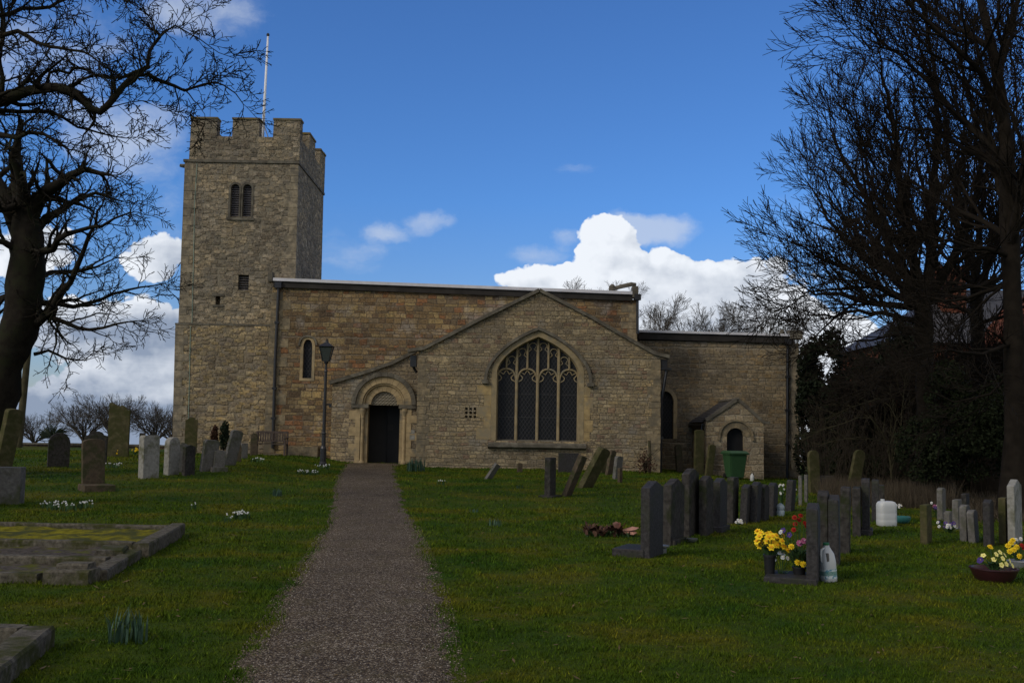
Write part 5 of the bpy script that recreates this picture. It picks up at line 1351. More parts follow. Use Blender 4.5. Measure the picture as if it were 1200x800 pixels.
small_bunch(1112, 624, 'white and blue flowers in front of the narrow grey stone', [whm, whm, purm], 18, 14, 12)
small_bunch(1052, 597, 'white flowers right of the white plastic container', [whm], 6, 6, 6)
small_bunch(136, 535, 'yellow flowers at the foot of the tall mossy stone', [yelm, daf], 10, 5, 8)
small_bunch(158, 533, 'small yellow posy right of the tall mossy stone', [yelm], 8, 5, 8)
small_bunch(10, 538, 'orange red flowers by the wall under the left tree', [redm], 6, 5, 5)
# metal pots by the middle row
p = G(777.5, 648); kk = p.y / 1200
lathething('grave_vase', 'round metal flower holder in front of the second dark headstone', 'flower holder', p, [(3.5 * kk, 0), (4 * kk, 6 * kk), (7 * kk, 8 * kk), (7 * kk, 9.5 * kk), (5 * kk, 9.5 * kk)], 'metal')
p = G(811, 635); lathething('grave_vase', 'shallow metal flower holder below the tallest dark headstone', 'flower holder', p, [(4 * kk, 0), (7 * kk, 3 * kk), (7.5 * kk, 5 * kk), (5 * kk, 5 * kk)], 'metal')
# wreath with a bow
p = G(712, 627); kk = p.y / 1200
wr = thing('funeral_wreath', 'faded wreath of russet leaves with a peach ribbon bow lying on the grass', 'wreath', p)
bm = NB()
for i in range(420):
    tt = random.random(); x = (-26 + 44 * tt) * kk; y = random.gauss(0, .10); z = abs(random.gauss(.03, .04)); scatter_leaf(bm, (x, y, z), random.random() * 6.28, random.uniform(.05, .10), .02, random.uniform(.4, 1.2))
obj('leaves', bm, M_['redleaf'], wr, world=False)
bm = NB()
for i in range(200):
    x = random.uniform(-26, 24) * kk; scatter_leaf(bm, (x, random.gauss(0, .13), .0), random.random() * 6.28, random.uniform(.06, .12), .012, random.uniform(.4, 1.4))
obj('greenery', bm, M_['stem'], wr, world=False)
bm = NB()
for (dx, dz, l) in ((-.10, .12, .15), (.10, .13, .16), (.22, .02, .26), (.14, -.03, .24), (-.04, .10, .12)):
    c = Vector((14 * kk, -.05, .09)); e = c + Vector((dx, -.05, dz)).normalized() * l; s = Vector((.035, .035, .02))
    vs = [bm.verts.new(v_) for v_ in (c, c.lerp(e, .6) + s + Vector((0, 0, .02)), e + s * .9, e - s * .9 + Vector((0, 0, .01)), c.lerp(e, .6) - s)]; bm.faces.new(vs)
    e2 = [bm.verts.new(v_.co + Vector((0, .01, -.008))) for v_ in vs]; bm.faces.new(e2[::-1])
obj('ribbon_bow', bm, M_['peach'], wr, world=False)

# post with a russet shrub
p = P(761, 551, 33.6); p.z = H(p.x, p.y)
bm = NB(); hp = zat(761, 516, 33.6) - p.z; tube(bm, [(0, 0, -.1), (.01, 0, hp * .5), (-.01, 0, hp)], [.06, .055, .05], 7); o = obj('wooden_post', bm, M_['brownst']); o.location = p; tag(o, 'plain wooden post by the right corner of the chapel', 'post')
def leafcloud(name, bmats, parent, ells, n, size, seed=1, gap=.0):
    rs = np.random.RandomState(seed); V = []; 
    vol = [e[3] * e[4] * e[5] for e in ells]; tot = sum(vol)
    for e, vv_ in zip(ells, vol):
        k = int(n * vv_ / tot); q = rs.normal(size=(k, 3)); q /= np.linalg.norm(q, axis=1)[:, None]; r = rs.rand(k, 1) ** (1 / 2.2)
        c = q * r * np.array(e[3:6]) + np.array(e[:3])
        if gap:
            nn_ = np.array([mnoise.noise(Vector(x_ * gap)) for x_ in c]); c = c[nn_ > -.24]
        k = len(c)
        a = rs.normal(size=(k, 3)); a /= np.linalg.norm(a, axis=1)[:, None]; b_ = np.cross(a, rs.normal(size=(k, 3))); b_ /= np.linalg.norm(b_, axis=1)[:, None]
        s = size * (.6 + .8 * rs.rand(k, 1))
        V.append(np.stack([c - a * s, c + b_ * s * .55, c + a * s, c - b_ * s * .55], 1).reshape(-1, 3))
    V = np.concatenate(V); F_ = np.arange(len(V)).reshape(-1, 4)
    return npmesh(name, V, F_, bmats, parent, k=4)
p = P(757, 560, 33.2); p.z = H(p.x, p.y)
sb = thing('russet_shrub', 'low russet leaved shrub around the wooden post', 'shrub', p)
leafcloud('foliage', M_['redleaf'], sb, [(p.x, p.y, p.z + .25, .42, .3, .3), (p.x - .1, p.y, p.z + .55, .2, .2, .3)], 420, .035, 3)
bm = NB()
for i in range(14): tube(bm, [(0, 0, 0), (random.uniform(-.2, .2), random.uniform(-.15, .15), .35), (random.uniform(-.45, .45), random.uniform(-.2, .2), random.uniform(.5, .9))], [.012, .008, .004], 4)
obj('stems', bm, M_['barkr'], sb, world=False)
# two dwarf conifers by the tower
for (px, yt, yb, rpx, mt, lb) in ((250.5, 499, 524, 4.5, 'conred', 'small russet conifer beside the green one at the tower foot'), (262, 494, 524, 6.5, 'conifer', 'dark green dwarf conifer at the tower foot')):
    p = P(px, yb, 36.3); p.z = H(p.x, p.y); top = zat(px, yt, 36.3); hh_ = top - p.z
    o = thing('dwarf_conifer', lb, 'shrub', p, 0, 'dwarf conifers at the tower foot'); r_ = rpx / 1200 * 36.3
    leafcloud('foliage', M_[mt], o, [(p.x, p.y, p.z + hh_ * .55, r_, r_, hh_ * .42), (p.x + .03, p.y, p.z + hh_ * .8, r_ * .7, r_ * .7, hh_ * .25)], 1300, .04, 5)
    bm = NB(); tube(bm, [(0, 0, 0), (0, 0, hh_ * .8)], .03, 6); obj('trunk', bm, M_['barkr'], o, world=False)

# ------------------------------------------------------------------ low wall, pole and spiky plant on the left
p0, p1 = P(-90, 522, 43), P(206, 522, 43)
zt = zat(100, 519.5, 43)
bm = NB(); box(bm, p0.x - 12, p1.x + 1.2, 42.8, 43.2, -2, zt - .07); lw_ = thing('boundary_wall', 'low dark stone wall closing the churchyard on the left', 'wall', (p0.x, 43, 0)); obj('wall_body', bm, M_['lowwall'], lw_)
bm = NB()
x = p0.x - 12
while x < p1.x + 1.2:
    l = random.uniform(.4, .7); box(bm, x, min(x + l - .015, p1.x + 1.2), 42.74, 43.26, zt - .068, zt + random.uniform(-.01, .015)); x += l
obj('wall_coping', bm, M_['coping'], lw_)
bb, bt = P(22, 519, 41), P(41, 330, 41)
up = thing('utility_pole', 'greenish leaning wooden pole standing behind the left tree', 'pole', (bb.x, bb.y, H(bb.x, bb.y)))
bm = NB(); tube(bm, [Vector((bb.x, bb.y, 0)), bb, bb.lerp(bt, .5), bt + Vector((.1, 0, 1.4))], [.15, .15, .13, .11], 10); obj('pole', bm, M_['polewood'], up, smooth=True)
wt_ = bt + Vector((.1, 0, 1.2))
for k, z in enumerate((0, -.25)):
    bm = NB(); A = wt_ + Vector((0, 0, z)); B = Vector((tl_m, YT + 2.6, zat(206, 392 + 4 * k, YT)))
    tube(bm, [A.lerp(B, i / 10) - Vector((0, 0, .5 * (1 - (2 * i / 10 - 1) ** 2))) for i in range(11)], .008, 4); obj('cable', bm, M_['black'], up)
p = P(61, 521, 41.8); p.z = H(p.x, p.y)
sp = thing('spiky_plant', 'spiky cordyline like plant at the low left wall', 'plant', p)
bm = NB()
for i in range(70):
    a = random.random() * 6.28; el = random.uniform(.1, 1.4); l = random.uniform(.5, .85); d = Vector((math.cos(a) * math.cos(el), math.sin(a) * math.cos(el), math.sin(el))); s = Vector((-math.sin(a), math.cos(a), 0)) * .022
    c = Vector((0, 0, .42)); vs = [bm.verts.new(c - s), bm.verts.new(c + s), bm.verts.new(c + d * l * .6 + s), bm.verts.new(c + d * l + Vector((0, 0, -.12))), bm.verts.new(c + d * l * .6 - s)]; bm.faces.new(vs)
obj('leaves', bm, M_['palmleaf'], sp, world=False)
bm = NB(); tube(bm, [(0, 0, -.1), (0, 0, .45)], .07, 7); obj('trunk', bm, M_['barkr'], sp, world=False)

# ------------------------------------------------------------------ trees
class Tree:
    def __init__(s, seed): s.r = random.Random(seed); s.V = []; s.F = []; s.n = 0
    def tube(s, pts, rs, sides):
        n = len(pts); V, F_ = s.V, s.F; ref = None; base = s.n
        cs = [(math.cos(2 * math.pi * k / sides), math.sin(2 * math.pi * k / sides)) for k in range(sides)]
        for i in range(n):
            d = pts[min(i + 1, n - 1)] - pts[max(i - 1, 0)]
            if d.length < 1e-6: d = Vector((0, 0, 1))
            d.normalize()
            if ref is None: ref = d.orthogonal()
            ref = ref - d * ref.dot(d)
            if ref.length < 1e-5: ref = d.orthogonal()
            ref.normalize(); b_ = d.cross(ref); p = pts[i]; r = rs[i]
            for c, q in cs: V.append((p.x + (ref.x * c + b_.x * q) * r, p.y + (ref.y * c + b_.y * q) * r, p.z + (ref.z * c + b_.z * q) * r))
        for i in range(n - 1):
            for k in range(sides):
                a = base + i * sides + k; b2 = base + i * sides + (k + 1) % sides; F_.append((a, b2, b2 + sides, a + sides))
        s.n += n * sides
    def rv(s): 
        return Vector((s.r.uniform(-1, 1), s.r.uniform(-1, 1), s.r.uniform(-1, 1)))
    def branch(s, p, d, L, r, lev, o):
        """o: jit, trop (upward), seg, space[], ratio, maxlev, rmin, ang"""
        seg = o['seg'][min(lev, len(o['seg']) - 1)]; n = max(2, int(L / seg)); st = L / n
        pts = [p.copy()]; dirs = [d.copy()]; jit = o['jit']
        for i in range(n):
            d = d + s.rv() * jit + Vector((0, 0, o['trop'])); d.normalize(); p = p + d * st; pts.append(p.copy()); dirs.append(d.copy())
        rs = [max(o['rmin'], r * (1 - .75 * i / n)) for i in range(n + 1)]
        s.tube(pts, rs, 5 if r > .03 else 3)
        if lev < o['maxlev']: s.kids(pts, dirs, rs, L, lev, o)
    def kids(s, pts, dirs, rs, L, lev, o, t0=.15):
        sp = o['space'][min(lev, len(o['space']) - 1)]; acc = L * t0; n = len(pts) - 1; st = L / n; side = s.r.random() * 6.28
        while acc < L:
            i = min(n - 1, int(acc / st)); f = acc / st - i; p = pts[i].lerp(pts[i + 1], f); d = dirs[i]
            t_ = acc / L; side += 2.4 + s.r.uniform(-.5, .5)
            a = d.orthogonal().normalized(); b_ = d.cross(a); perp = a * math.cos(side) + b_ * math.sin(side)
            perp = perp + Vector((0, 0, o.get('upb', .3))); ang = o['ang'] * s.r.uniform(.7, 1.25)
            nd = (d * math.cos(ang) + perp.normalized() * math.sin(ang)).normalized()
            base = o['len'][min(lev, len(o['len']) - 1)]
            l = base * (1.0 - o.get('tap', .55) * t_) * s.r.uniform(.55, 1.2)
            s.branch(p, nd, l, max(o['rmin'], rs[i] * .55), lev + 1, o)
            acc += sp * s.r.uniform(.6, 1.4)
        # forked tip
        for q in range(o.get('tips', 2)):
            nd = (dirs[-1] + s.rv() * .6).normalized(); s.branch(pts[-1], nd, o['len'][min(lev, len(o['len']) - 1)] * .5, max(o['rmin'], rs[-1] * .8), lev + 1, o)
    def limb(s, pts, r0, r1, o, wob=.12, sides=7, t0=.1, kids=True):
        """guided limb through world points (Catmull-Rom), with wobble"""
        out = []
        P_ = [pts[0]] + list(pts) + [pts[-1]]
        for i in range(1, len(P_) - 2):
            a, b_, c, d = P_[i - 1], P_[i], P_[i + 1], P_[i + 2]; m_ = max(2, int((c - b_).length / .35))
            for k in range(m_):
                t_ = k / m_; out.append(.5 * ((2 * b_) + (c - a) * t_ + (2 * a - 5 * b_ + 4 * c - d) * t_ ** 2 + (3 * b_ - a - 3 * c + d) * t_ ** 3))
        out.append(pts[-1].copy())
        n = len(out) - 1
        for i in range(1, n):
            w_ = wob * min(1, i / 3); out[i] = out[i] + s.rv() * w_
        L = sum((out[i + 1] - out[i]).length for i in range(n)); rs = [r0 + (r1 - r0) * (i / n) ** .8 for i in range(n + 1)]
        dirs = [(out[min(i + 1, n)] - out[max(i - 1, 0)]).normalized() for i in range(n + 1)]
        s.tube(out, rs, sides)
        if kids: s.kids(out, dirs, rs, L, 0, o, t0)
    def mesh(s, name, m, parent):
        o = npmesh(name, s.V, s.F, m, parent, k=4)
        for p in o.data.polygons: p.use_smooth = True
        return o

def pxpts(lst, Y): return [P(a, b2, Y + (c[0] if c else 0)) for a, b2, *c in lst]
def trunkmesh(parent, pts, rs, m, seed=1, sides=16):
    T_ = Tree(seed); out, rr = [], []
    for i in range(len(pts) - 1):
        for k in range(5):
            out.append(pts[i].lerp(pts[i + 1], k / 5)); rr.append(rs[i] + (rs[i + 1] - rs[i]) * k / 5)
    out.append(pts[-1]); rr.append(rs[-1]); T_.tube(out, rr, sides)
    V = []
    for i, v_ in enumerate(T_.V):
        c = out[i // sides]; d = Vector(v_) - c; k = 1 + .22 * mnoise.noise(Vector(v_) * 1.6) + .10 * mnoise.noise(Vector(v_) * 5); V.append(tuple(c + d * k))
    o = npmesh('trunk', V, T_.F, m, parent, k=4)
    for p in o.data.polygons: p.use_smooth = True
# gnarled tree, trunk in view on the left
YA = 25.0
gn_o = dict(jit=.34, trop=.01, seg=[.16, .12, .09], space=[.31, .19, .13], len=[1.45, .6, .28], maxlev=3, rmin=.0075, ang=.95, upb=.15, tips=2)
pa = P(8, 525, YA); pa.z = H(pa.x, pa.y)
ta = thing('gnarled_tree', 'gnarled leafless tree with thick trunk at the left edge', 'tree', pa)
tr_pts = [Vector((pa.x - .65, pa.y, pa.z - .1)), P(-12, 500, YA), P(6, 430, YA), P(24, 380, YA), P(32, 330, YA), P(33, 285, YA), P(30, 250, YA), P(22, 218, YA), P(18, 180, YA), P(25, 140, YA)]
trunkmesh(ta, tr_pts, [.68, .48, .42, .47, .45, .40, .30, .18, .12, .05], M_['bark'])
TA = Tree(11)
A_limbs = [([(30, 270), (45, 235, 0), (70, 215, -.5), (100, 200, -1), (130, 205, -1.2)], .26, .03),
           ([(30, 285), (10, 240, .4), (-20, 190, .8), (-60, 150, 1)], .28, .05),
           ([(30, 290), (55, 255, .3), (85, 238, .8), (115, 228, 1.2), (140, 235, 1.4)], .14, .02),
           ([(36, 385), (60, 362, -.4), (80, 330, -.8), (98, 295, -1), (112, 262, -1.2), (120, 240, -1.3)], .12, .02),
           ([(42, 362), (62, 374, -.3), (90, 382, -.6), (120, 384, -.8), (150, 377, -.9)], .085, .02),
           ([(42, 355), (70, 357, .4), (105, 357, .8), (135, 345, 1), (165, 335, 1.2), (190, 332, 1.3)], .085, .012),
           ([(40, 415), (58, 412, .2), (80, 418, .3), (100, 422, .4)], .05, .015),
           ([(32, 300), (60, 290, -.8), (90, 270, -1.4), (120, 265, -1.7), (150, 250, -2)], .12, .02),
           ([(28, 250), (25, 215, -.4), (15, 185, -.8), (25, 150, -1)], .2, .04),
           ([(30, 300), (5, 285, -.5), (-25, 280, -.8)], .13, .04), ([(36, 330), (60, 320, .9), (95, 318, 1.6), (130, 305, 2)], .09, .02), ([(25, 340), (0, 350, .3), (-20, 345, .5)], .12, .05)]
for pts, r0, r1 in A_limbs: TA.limb(pxpts(pts, YA), r0, r1, gn_o, .05)
TA.mesh('crown', M_['bark'], ta)
# second tree reaching in from the left: trunk outside the frame
YB = 18.0
gb_o = dict(tap=.78, jit=.36, trop=.012, seg=[.13, .10, .07], space=[.19, .12, .085], len=[1.05, .48, .22], maxlev=3, rmin=.0066, ang=.95, upb=.2, tips=2)
pb_ = P(-70, 560, YB); pb_.z = H(pb_.x, pb_.y)
tb = thing('gnarled_tree', 'leafless tree reaching its long crooked limb over from beyond the left edge', 'tree', pb_)
trunkmesh(tb, [Vector((pb_.x, pb_.y, pb_.z - .1)), P(-66, 400, YB), P(-60, 250, YB), P(-45, 130, YB), P(-40, 20, YB), P(-60, -120, YB)], [.5, .36, .32, .26, .2, .1], M_['bark'], 5)
TB = Tree(23)
B_limbs = [([(-45, 130), (-10, 122), (20, 112), (50, 105), (80, 106, -.3), (100, 120, -.3), (116, 131, -.3), (135, 112, -.3), (150, 97, -.2), (163, 87, 0), (172, 78), (174, 62, .2), (186, 45, .3), (182, 36, .4)], .12, .02),
           ([(172, 86), (190, 96, .2), (215, 104, .3), (240, 99, .4), (262, 100, .4), (285, 122, .5)], .045, .008),
           ([(172, 80), (160, 85, .2), (135, 92, .3), (110, 88, .4), (95, 80, .4), (80, 85, .4), (58, 84, .4), (54, 100, .2)], .03, .028),
           ([(186, 45), (205, 30, .3), (225, 40, .4), (245, 55, .5), (268, 66, .5)], .02, .006), ([(182, 40), (176, 20, .1), (160, 10, 0)], .022, .008),
           ([(-42, 60), (-10, 45, -.3), (20, 38, -.5), (45, 52, -.6), (70, 58, -.7), (95, 62, -.8), (115, 72, -.9)], .06, .015),
           ([(-40, 20), (-5, 18, .4), (25, 12, .7), (60, 8, 1), (78, 0, 1.2), (110, -8, 1.3)], .06, .02),
           ([(-45, 130), (-10, 128, .3), (25, 132, .5), (60, 130, .7), (90, 148, .8), (120, 158, .9), (148, 162, 1)], .06, .01),
           ([(-50, 150), (-15, 155, -.4), (20, 160, -.8), (50, 155, -1), (80, 175, -1.2)], .07, .02),
           ([(2, 120), (3, 90), (1, 60), (4, 30), (-2, -10)], .05, .03), ([(215, 104), (228, 118, .2), (235, 128, .2), (240, 134, .2)], .014, .005),
           ([(-40, 0), (10, -15, -.4), (60, -20, -.6), (110, -12, -.8), (150, 2, -.9)], .06, .015), ([(118, 131), (140, 122, .1), (165, 118, .1), (190, 128, .2)], .015, .005)]
for pts, r0, r1 in B_limbs: TB.limb(pxpts(pts, YB), r0, r1, gb_o, .03)
TB.mesh('crown', M_['bark'], tb)

# right hand trees
rt_o = dict(jit=.15, trop=.035, seg=[.3, .22, .15], space=[.31, .22, .16], len=[2.2, 1.1, .5], maxlev=3, rmin=.0072, ang=.62, upb=.35, tips=2)
YR = 25.5
pr2 = P(1085, 566, YR); pr2.z = H(pr2.x, pr2.y)
td = thing('bare_tree', 'large leafless spreading tree at the right with fanned out stems', 'tree', pr2)
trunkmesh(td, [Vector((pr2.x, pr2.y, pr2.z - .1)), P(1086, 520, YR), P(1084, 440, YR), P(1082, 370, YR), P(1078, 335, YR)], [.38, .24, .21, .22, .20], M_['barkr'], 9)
TD_ = Tree(31)
D_limbs = [([(1075, 345), (1055, 310), (1035, 270), (1012, 230), (985, 190), (962, 150)], .16, .02), ([(1072, 350), (1040, 320, .5), (1000, 290, 1), (960, 255, 1.4), (925, 215, 1.7)], .13, .015),
           ([(1070, 355), (1030, 335, -.5), (985, 315, -1), (940, 300, -1.5), (900, 285, -1.8)], .12, .015), ([(1070, 360), (1025, 355, .4), (980, 345, .8), (935, 345, 1.2), (895, 325, 1.4)], .10, .012),
           ([(1070, 375), (1030, 368, -.8), (990, 365, -1.4), (950, 372, -1.8), (920, 368, -2)], .08, .012), ([(1078, 335), (1068, 290), (1062, 240), (1050, 180), (1040, 110), (1030, 60)], .15, .02),
           ([(1085, 340), (1092, 290, .5), (1095, 230, 1), (1098, 160, 1.4), (1095, 90, 1.6), (1085, 20, 1.8)], .16, .03), ([(1088, 350), (1115, 310, -.5), (1135, 260, -1), (1150, 200, -1.4), (1160, 130, -1.6)], .14, .03),
           ([(1060, 300, 1), (1030, 240, 1.8), (1010, 170, 2.4), (1000, 110, 2.8)], .08, .015), ([(1085, 355), (1120, 340, .8), (1160, 330, 1.4), (1200, 300, 2)], .12, .03), ([(1080, 345), (1060, 270, -1.5), (1030, 200, -2.4), (990, 150, -2.8)], .08, .015),
           ([(1072, 350), (1030, 300, 1.8), (985, 255, 2.6), (950, 200, 3)], .08, .012), ([(1075, 390), (1040, 395, .4), (1000, 400, .6), (965, 405, .8)], .05, .01), ([(1070, 360), (1020, 330, -1.8), (960, 330, -2.6), (910, 350, -3)], .07, .01)]
D_limbs = [([(q[0] + max(0, 1000 - q[0]) * .30,) + tuple(q[1:]) for q in pts], r0, r1) for pts, r0, r1 in D_limbs]
for pts, r0, r1 in D_limbs: TD_.limb(pxpts(pts, YR), r0, r1, rt_o, .06)
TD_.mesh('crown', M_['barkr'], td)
YQ = 20.0
pc = P(1188, 590, YQ); pc.z = H(pc.x, pc.y)
tc = thing('bare_tree', 'tall dark leafless tree at the right edge with branches over the frame top', 'tree', pc)
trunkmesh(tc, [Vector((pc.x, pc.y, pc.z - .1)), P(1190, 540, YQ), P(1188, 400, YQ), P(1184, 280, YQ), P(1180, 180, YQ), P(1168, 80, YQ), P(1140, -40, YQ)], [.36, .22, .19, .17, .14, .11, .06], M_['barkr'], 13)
TC_ = Tree(47)
ro2 = dict(rt_o); ro2.update(len=[2.0, 1.0, .45], space=[.27, .19, .14], seg=[.25, .18, .12], rmin=.0066, trop=.02)
C_limbs = [([(1180, 190), (1140, 150, .3), (1100, 110, .6), (1070, 80, .8), (1040, 55, 1), (1005, 25, 1.1)], .09, .012), ([(1178, 150), (1150, 90, -.4), (1110, 50, -.8), (1070, 10, -1), (1040, -20, -1.2)], .09, .02),
           ([(1180, 200), (1150, 185, .5), (1110, 160, 1), (1070, 150, 1.4), (1040, 145, 1.6)], .07, .012), ([(1184, 280), (1150, 260, .6), (1110, 240, 1.2), (1070, 215, 1.6), (1035, 180, 1.8)], .08, .012),
           ([(1184, 290), (1195, 230, -.6), (1210, 150, -1), (1220, 60, -1.2)], .12, .04), ([(1170, 90), (1180, 30, .5), (1200, -20, .8)], .1, .04), ([(1184, 300), (1140, 290, -.6), (1100, 280, -1), (1060, 275, -1.2)], .06, .01),
           ([(1186, 330), (1150, 345, .5), (1110, 350, .9), (1070, 345, 1.2)], .06, .01), ([(1165, 60), (1120, 30, .8), (1080, 0, 1.2), (1050, -30, 1.4)], .07, .02), ([(1188, 400), (1150, 415, -.5), (1110, 410, -.9), (1060, 420, -1.2)], .05, .008),
           ([(1188, 430), (1160, 460, .5), (1120, 470, .9), (1080, 455, 1.1)], .04, .008), ([(1184, 250), (1160, 190, .8), (1140, 130, 1.2), (1125, 60, 1.5)], .08, .02), ([(1100, 100, .6), (1060, 62, .2), (1030, 58, 0), (1000, 40, -.2), (985, 12, -.3)], .03, .006)]
for pts, r0, r1 in C_limbs: TC_.limb(pxpts(pts, YQ), r0, r1, ro2, .05)
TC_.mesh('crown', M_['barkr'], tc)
YZ = 29.0
pz_ = P(1150, 560, YZ); pz_.z = H(pz_.x, pz_.y); tz = thing('bare_tree', 'leafless tree filling the gap between the two largest right hand trees', 'tree', pz_)
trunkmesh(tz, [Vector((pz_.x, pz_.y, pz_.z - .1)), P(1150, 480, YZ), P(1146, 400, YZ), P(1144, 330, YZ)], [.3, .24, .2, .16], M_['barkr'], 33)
TZ = Tree(83); zo = dict(rt_o); zo.update(rmin=.0085)
for pts, r0, r1 in [([(1144, 335), (1130, 260), (1110, 170), (1095, 80), (1080, 0)], .1, .02), ([(1144, 335), (1150, 250, .8), (1160, 160, 1.2), (1150, 60, 1.5)], .1, .02), ([(1144, 340), (1175, 270, -.8), (1205, 190, -1.2), (1230, 100, -1.5)], .1, .02),
                    ([(1144, 350), (1185, 310, .8), (1225, 270, 1.5)], .08, .02), ([(1144, 345), (1110, 300, -1), (1070, 250, -1.5), (1045, 190, -2)], .08, .012), ([(1146, 370), (1100, 350, 1), (1050, 330, 1.5), (1010, 300, 2)], .07, .012), ([(1146, 380), (1190, 365, -1), (1230, 350, -1.5)], .07, .02),
                    ([(1145, 350), (1120, 240, 1.5), (1130, 130, 2.2), (1120, 40, 2.5)], .08, .02), ([(1146, 360), (1180, 220, 1.2), (1190, 120, 1.6), (1180, 10, 2)], .09, .02)]:
    TZ.limb(pxpts(pts, YZ), r0, r1, zo, .06)
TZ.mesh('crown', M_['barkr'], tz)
# understorey trees filling the dark corner before the house
uo = dict(rt_o); uo.update(len=[1.1, .7, .4], space=[.3, .24, .18], rmin=.009, trop=.02, jit=.2)
for n_, (px, Y, top, wpx, lb, sd_) in enumerate([(1125, 31, 392, 62, 'dense dark leafless tree between the house chimney and the big trunk', 61), (1012, 33, 430, 46, 'thin leafless tree standing behind the holly and the yew', 62), (1165, 28, 400, 50, 'twiggy leafless tree in front of the brick gable at the right edge', 63), (1075, 34, 400, 50, 'leafless tree standing close behind the large spreading tree', 64)]):
    b0 = P(px, 560, Y); b0.z = H(b0.x, b0.y); tu = thing('bare_tree', lb, 'tree', b0)
    trunkmesh(tu, [Vector((b0.x, b0.y, b0.z - .1)), P(px, 500, Y), P(px - 3, 440, Y)], [.2, .15, .11], M_['barkr'], sd_, 10)
    TU = Tree(sd_)
    for k in range(13):
        f = k / 12 * 2 - 1; ty = top + abs(f) * 60 + (k % 3) * 22
        TU.limb(pxpts([(px - 2, 500 - 5 * (k % 6)), (px + f * wpx * .4, (460 + ty) / 2, ((k * 37) % 5 - 2) * .4), (px + f * wpx, ty, ((k * 53) % 7 - 3) * .6)], Y), .055, .012, uo, .06, 5)
    TU.mesh('crown', M_['barkr'], tu)
# low arching sapling branches before the evergreens
pe = P(1045, 560, 27); pe.z = H(pe.x, pe.y)
te = thing('young_tree', 'thin pale branched sapling arching left under the large bare tree', 'tree', pe)
TE = Tree(71); eo = dict(rt_o); eo.update(len=[.9, .4, .2], maxlev=2, space=[.3, .2], rmin=.005, trop=.0)
M_['palebark'] = simple('pale_green_bark', (.045, .040, .022), .9, .3, 4, .1, obj=False)
for pts, r0, r1 in (([(1045, 560), (1040, 520), (1020, 490, -.3), (990, 495, -.5), (960, 505, -.7)], .035, .008), ([(1040, 530), (1050, 490, .2), (1030, 468, .2), (1000, 478, 0), (975, 488, 0)], .025, .006), ([(1045, 550), (1055, 500), (1060, 450, .2)], .03, .008), ([(1040, 520), (1010, 512, -.5), (980, 516, -.8)], .018, .005)):
    TE.limb(pxpts(pts, 27), r0, r1, eo, .03, 5)
TE.mesh('trunk', M_['palebark'], te)

# evergreens and undergrowth
def evergreen(name, label, px, Y, ells_px, n, size, mt, seed, gap=.9, cat='tree', group='evergreens behind the right hand graves'):
    b = P(px, 560, Y); b.z = H(b.x, b.y); o = thing(name, label, cat, b, 0, group)
    E = []
    for (ex, ey, rx, ry, dy) in ells_px:
        c = P(ex, ey, Y + dy); k = (Y + dy) / 1200; E.append((c.x, c.y, c.z, rx * k, max(.6, rx * k * .7), ry * k))
    leafcloud('crown', M_[mt], o, E, n, size, seed, gap)
    bm = NB(); top = P(ells_px[0][0], ells_px[0][1], Y); tube(bm, [Vector((0, 0, -.1)), (top - b) * .5, top - b], [.2, .15, .06], 8); obj('trunk', bm, M_['barkr'], o, world=False)
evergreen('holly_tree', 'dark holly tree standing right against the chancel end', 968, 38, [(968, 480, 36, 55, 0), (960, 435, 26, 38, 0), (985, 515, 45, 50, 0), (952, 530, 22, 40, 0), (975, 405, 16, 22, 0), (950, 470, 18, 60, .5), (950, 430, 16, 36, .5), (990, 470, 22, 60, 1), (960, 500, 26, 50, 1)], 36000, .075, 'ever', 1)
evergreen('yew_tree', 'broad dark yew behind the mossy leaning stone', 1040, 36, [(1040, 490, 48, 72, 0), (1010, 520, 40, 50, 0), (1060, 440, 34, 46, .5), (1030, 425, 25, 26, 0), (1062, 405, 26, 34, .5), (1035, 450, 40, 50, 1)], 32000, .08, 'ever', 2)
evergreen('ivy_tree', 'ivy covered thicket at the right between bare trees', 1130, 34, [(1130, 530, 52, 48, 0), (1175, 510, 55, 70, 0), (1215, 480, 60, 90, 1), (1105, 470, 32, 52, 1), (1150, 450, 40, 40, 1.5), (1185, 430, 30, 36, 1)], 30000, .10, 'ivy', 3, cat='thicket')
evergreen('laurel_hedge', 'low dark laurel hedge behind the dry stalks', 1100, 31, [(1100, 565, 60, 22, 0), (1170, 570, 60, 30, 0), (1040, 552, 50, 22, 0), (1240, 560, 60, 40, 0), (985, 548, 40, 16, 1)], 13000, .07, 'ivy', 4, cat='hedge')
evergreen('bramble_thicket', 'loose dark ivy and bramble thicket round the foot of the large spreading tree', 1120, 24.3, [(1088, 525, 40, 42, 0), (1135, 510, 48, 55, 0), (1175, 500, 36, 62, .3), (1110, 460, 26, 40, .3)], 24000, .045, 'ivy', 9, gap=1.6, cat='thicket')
# dark scrub twigs
TH = Tree(91)
for i in range(260):
    px = random.uniform(945, 1230); Y = random.uniform(28, 33); p = P(px, 560, Y); p.z = H(p.x, p.y)
    TH.branch(p, Vector((random.uniform(-.4, .4), random.uniform(-.3, .3), 1)).normalized(), random.uniform(.9, 2.6), .014, 1, dict(jit=.14, trop=.01, seg=[.3, .25, .2], space=[.4, .35, .3], len=[.8, .7, .4], maxlev=3, rmin=.0055, ang=.6, tips=1))
o = TH.mesh('undergrowth', M_['hedge'], None); tag(o, 'tangled leafless scrub under the right hand trees', 'scrub', kind='stuff')
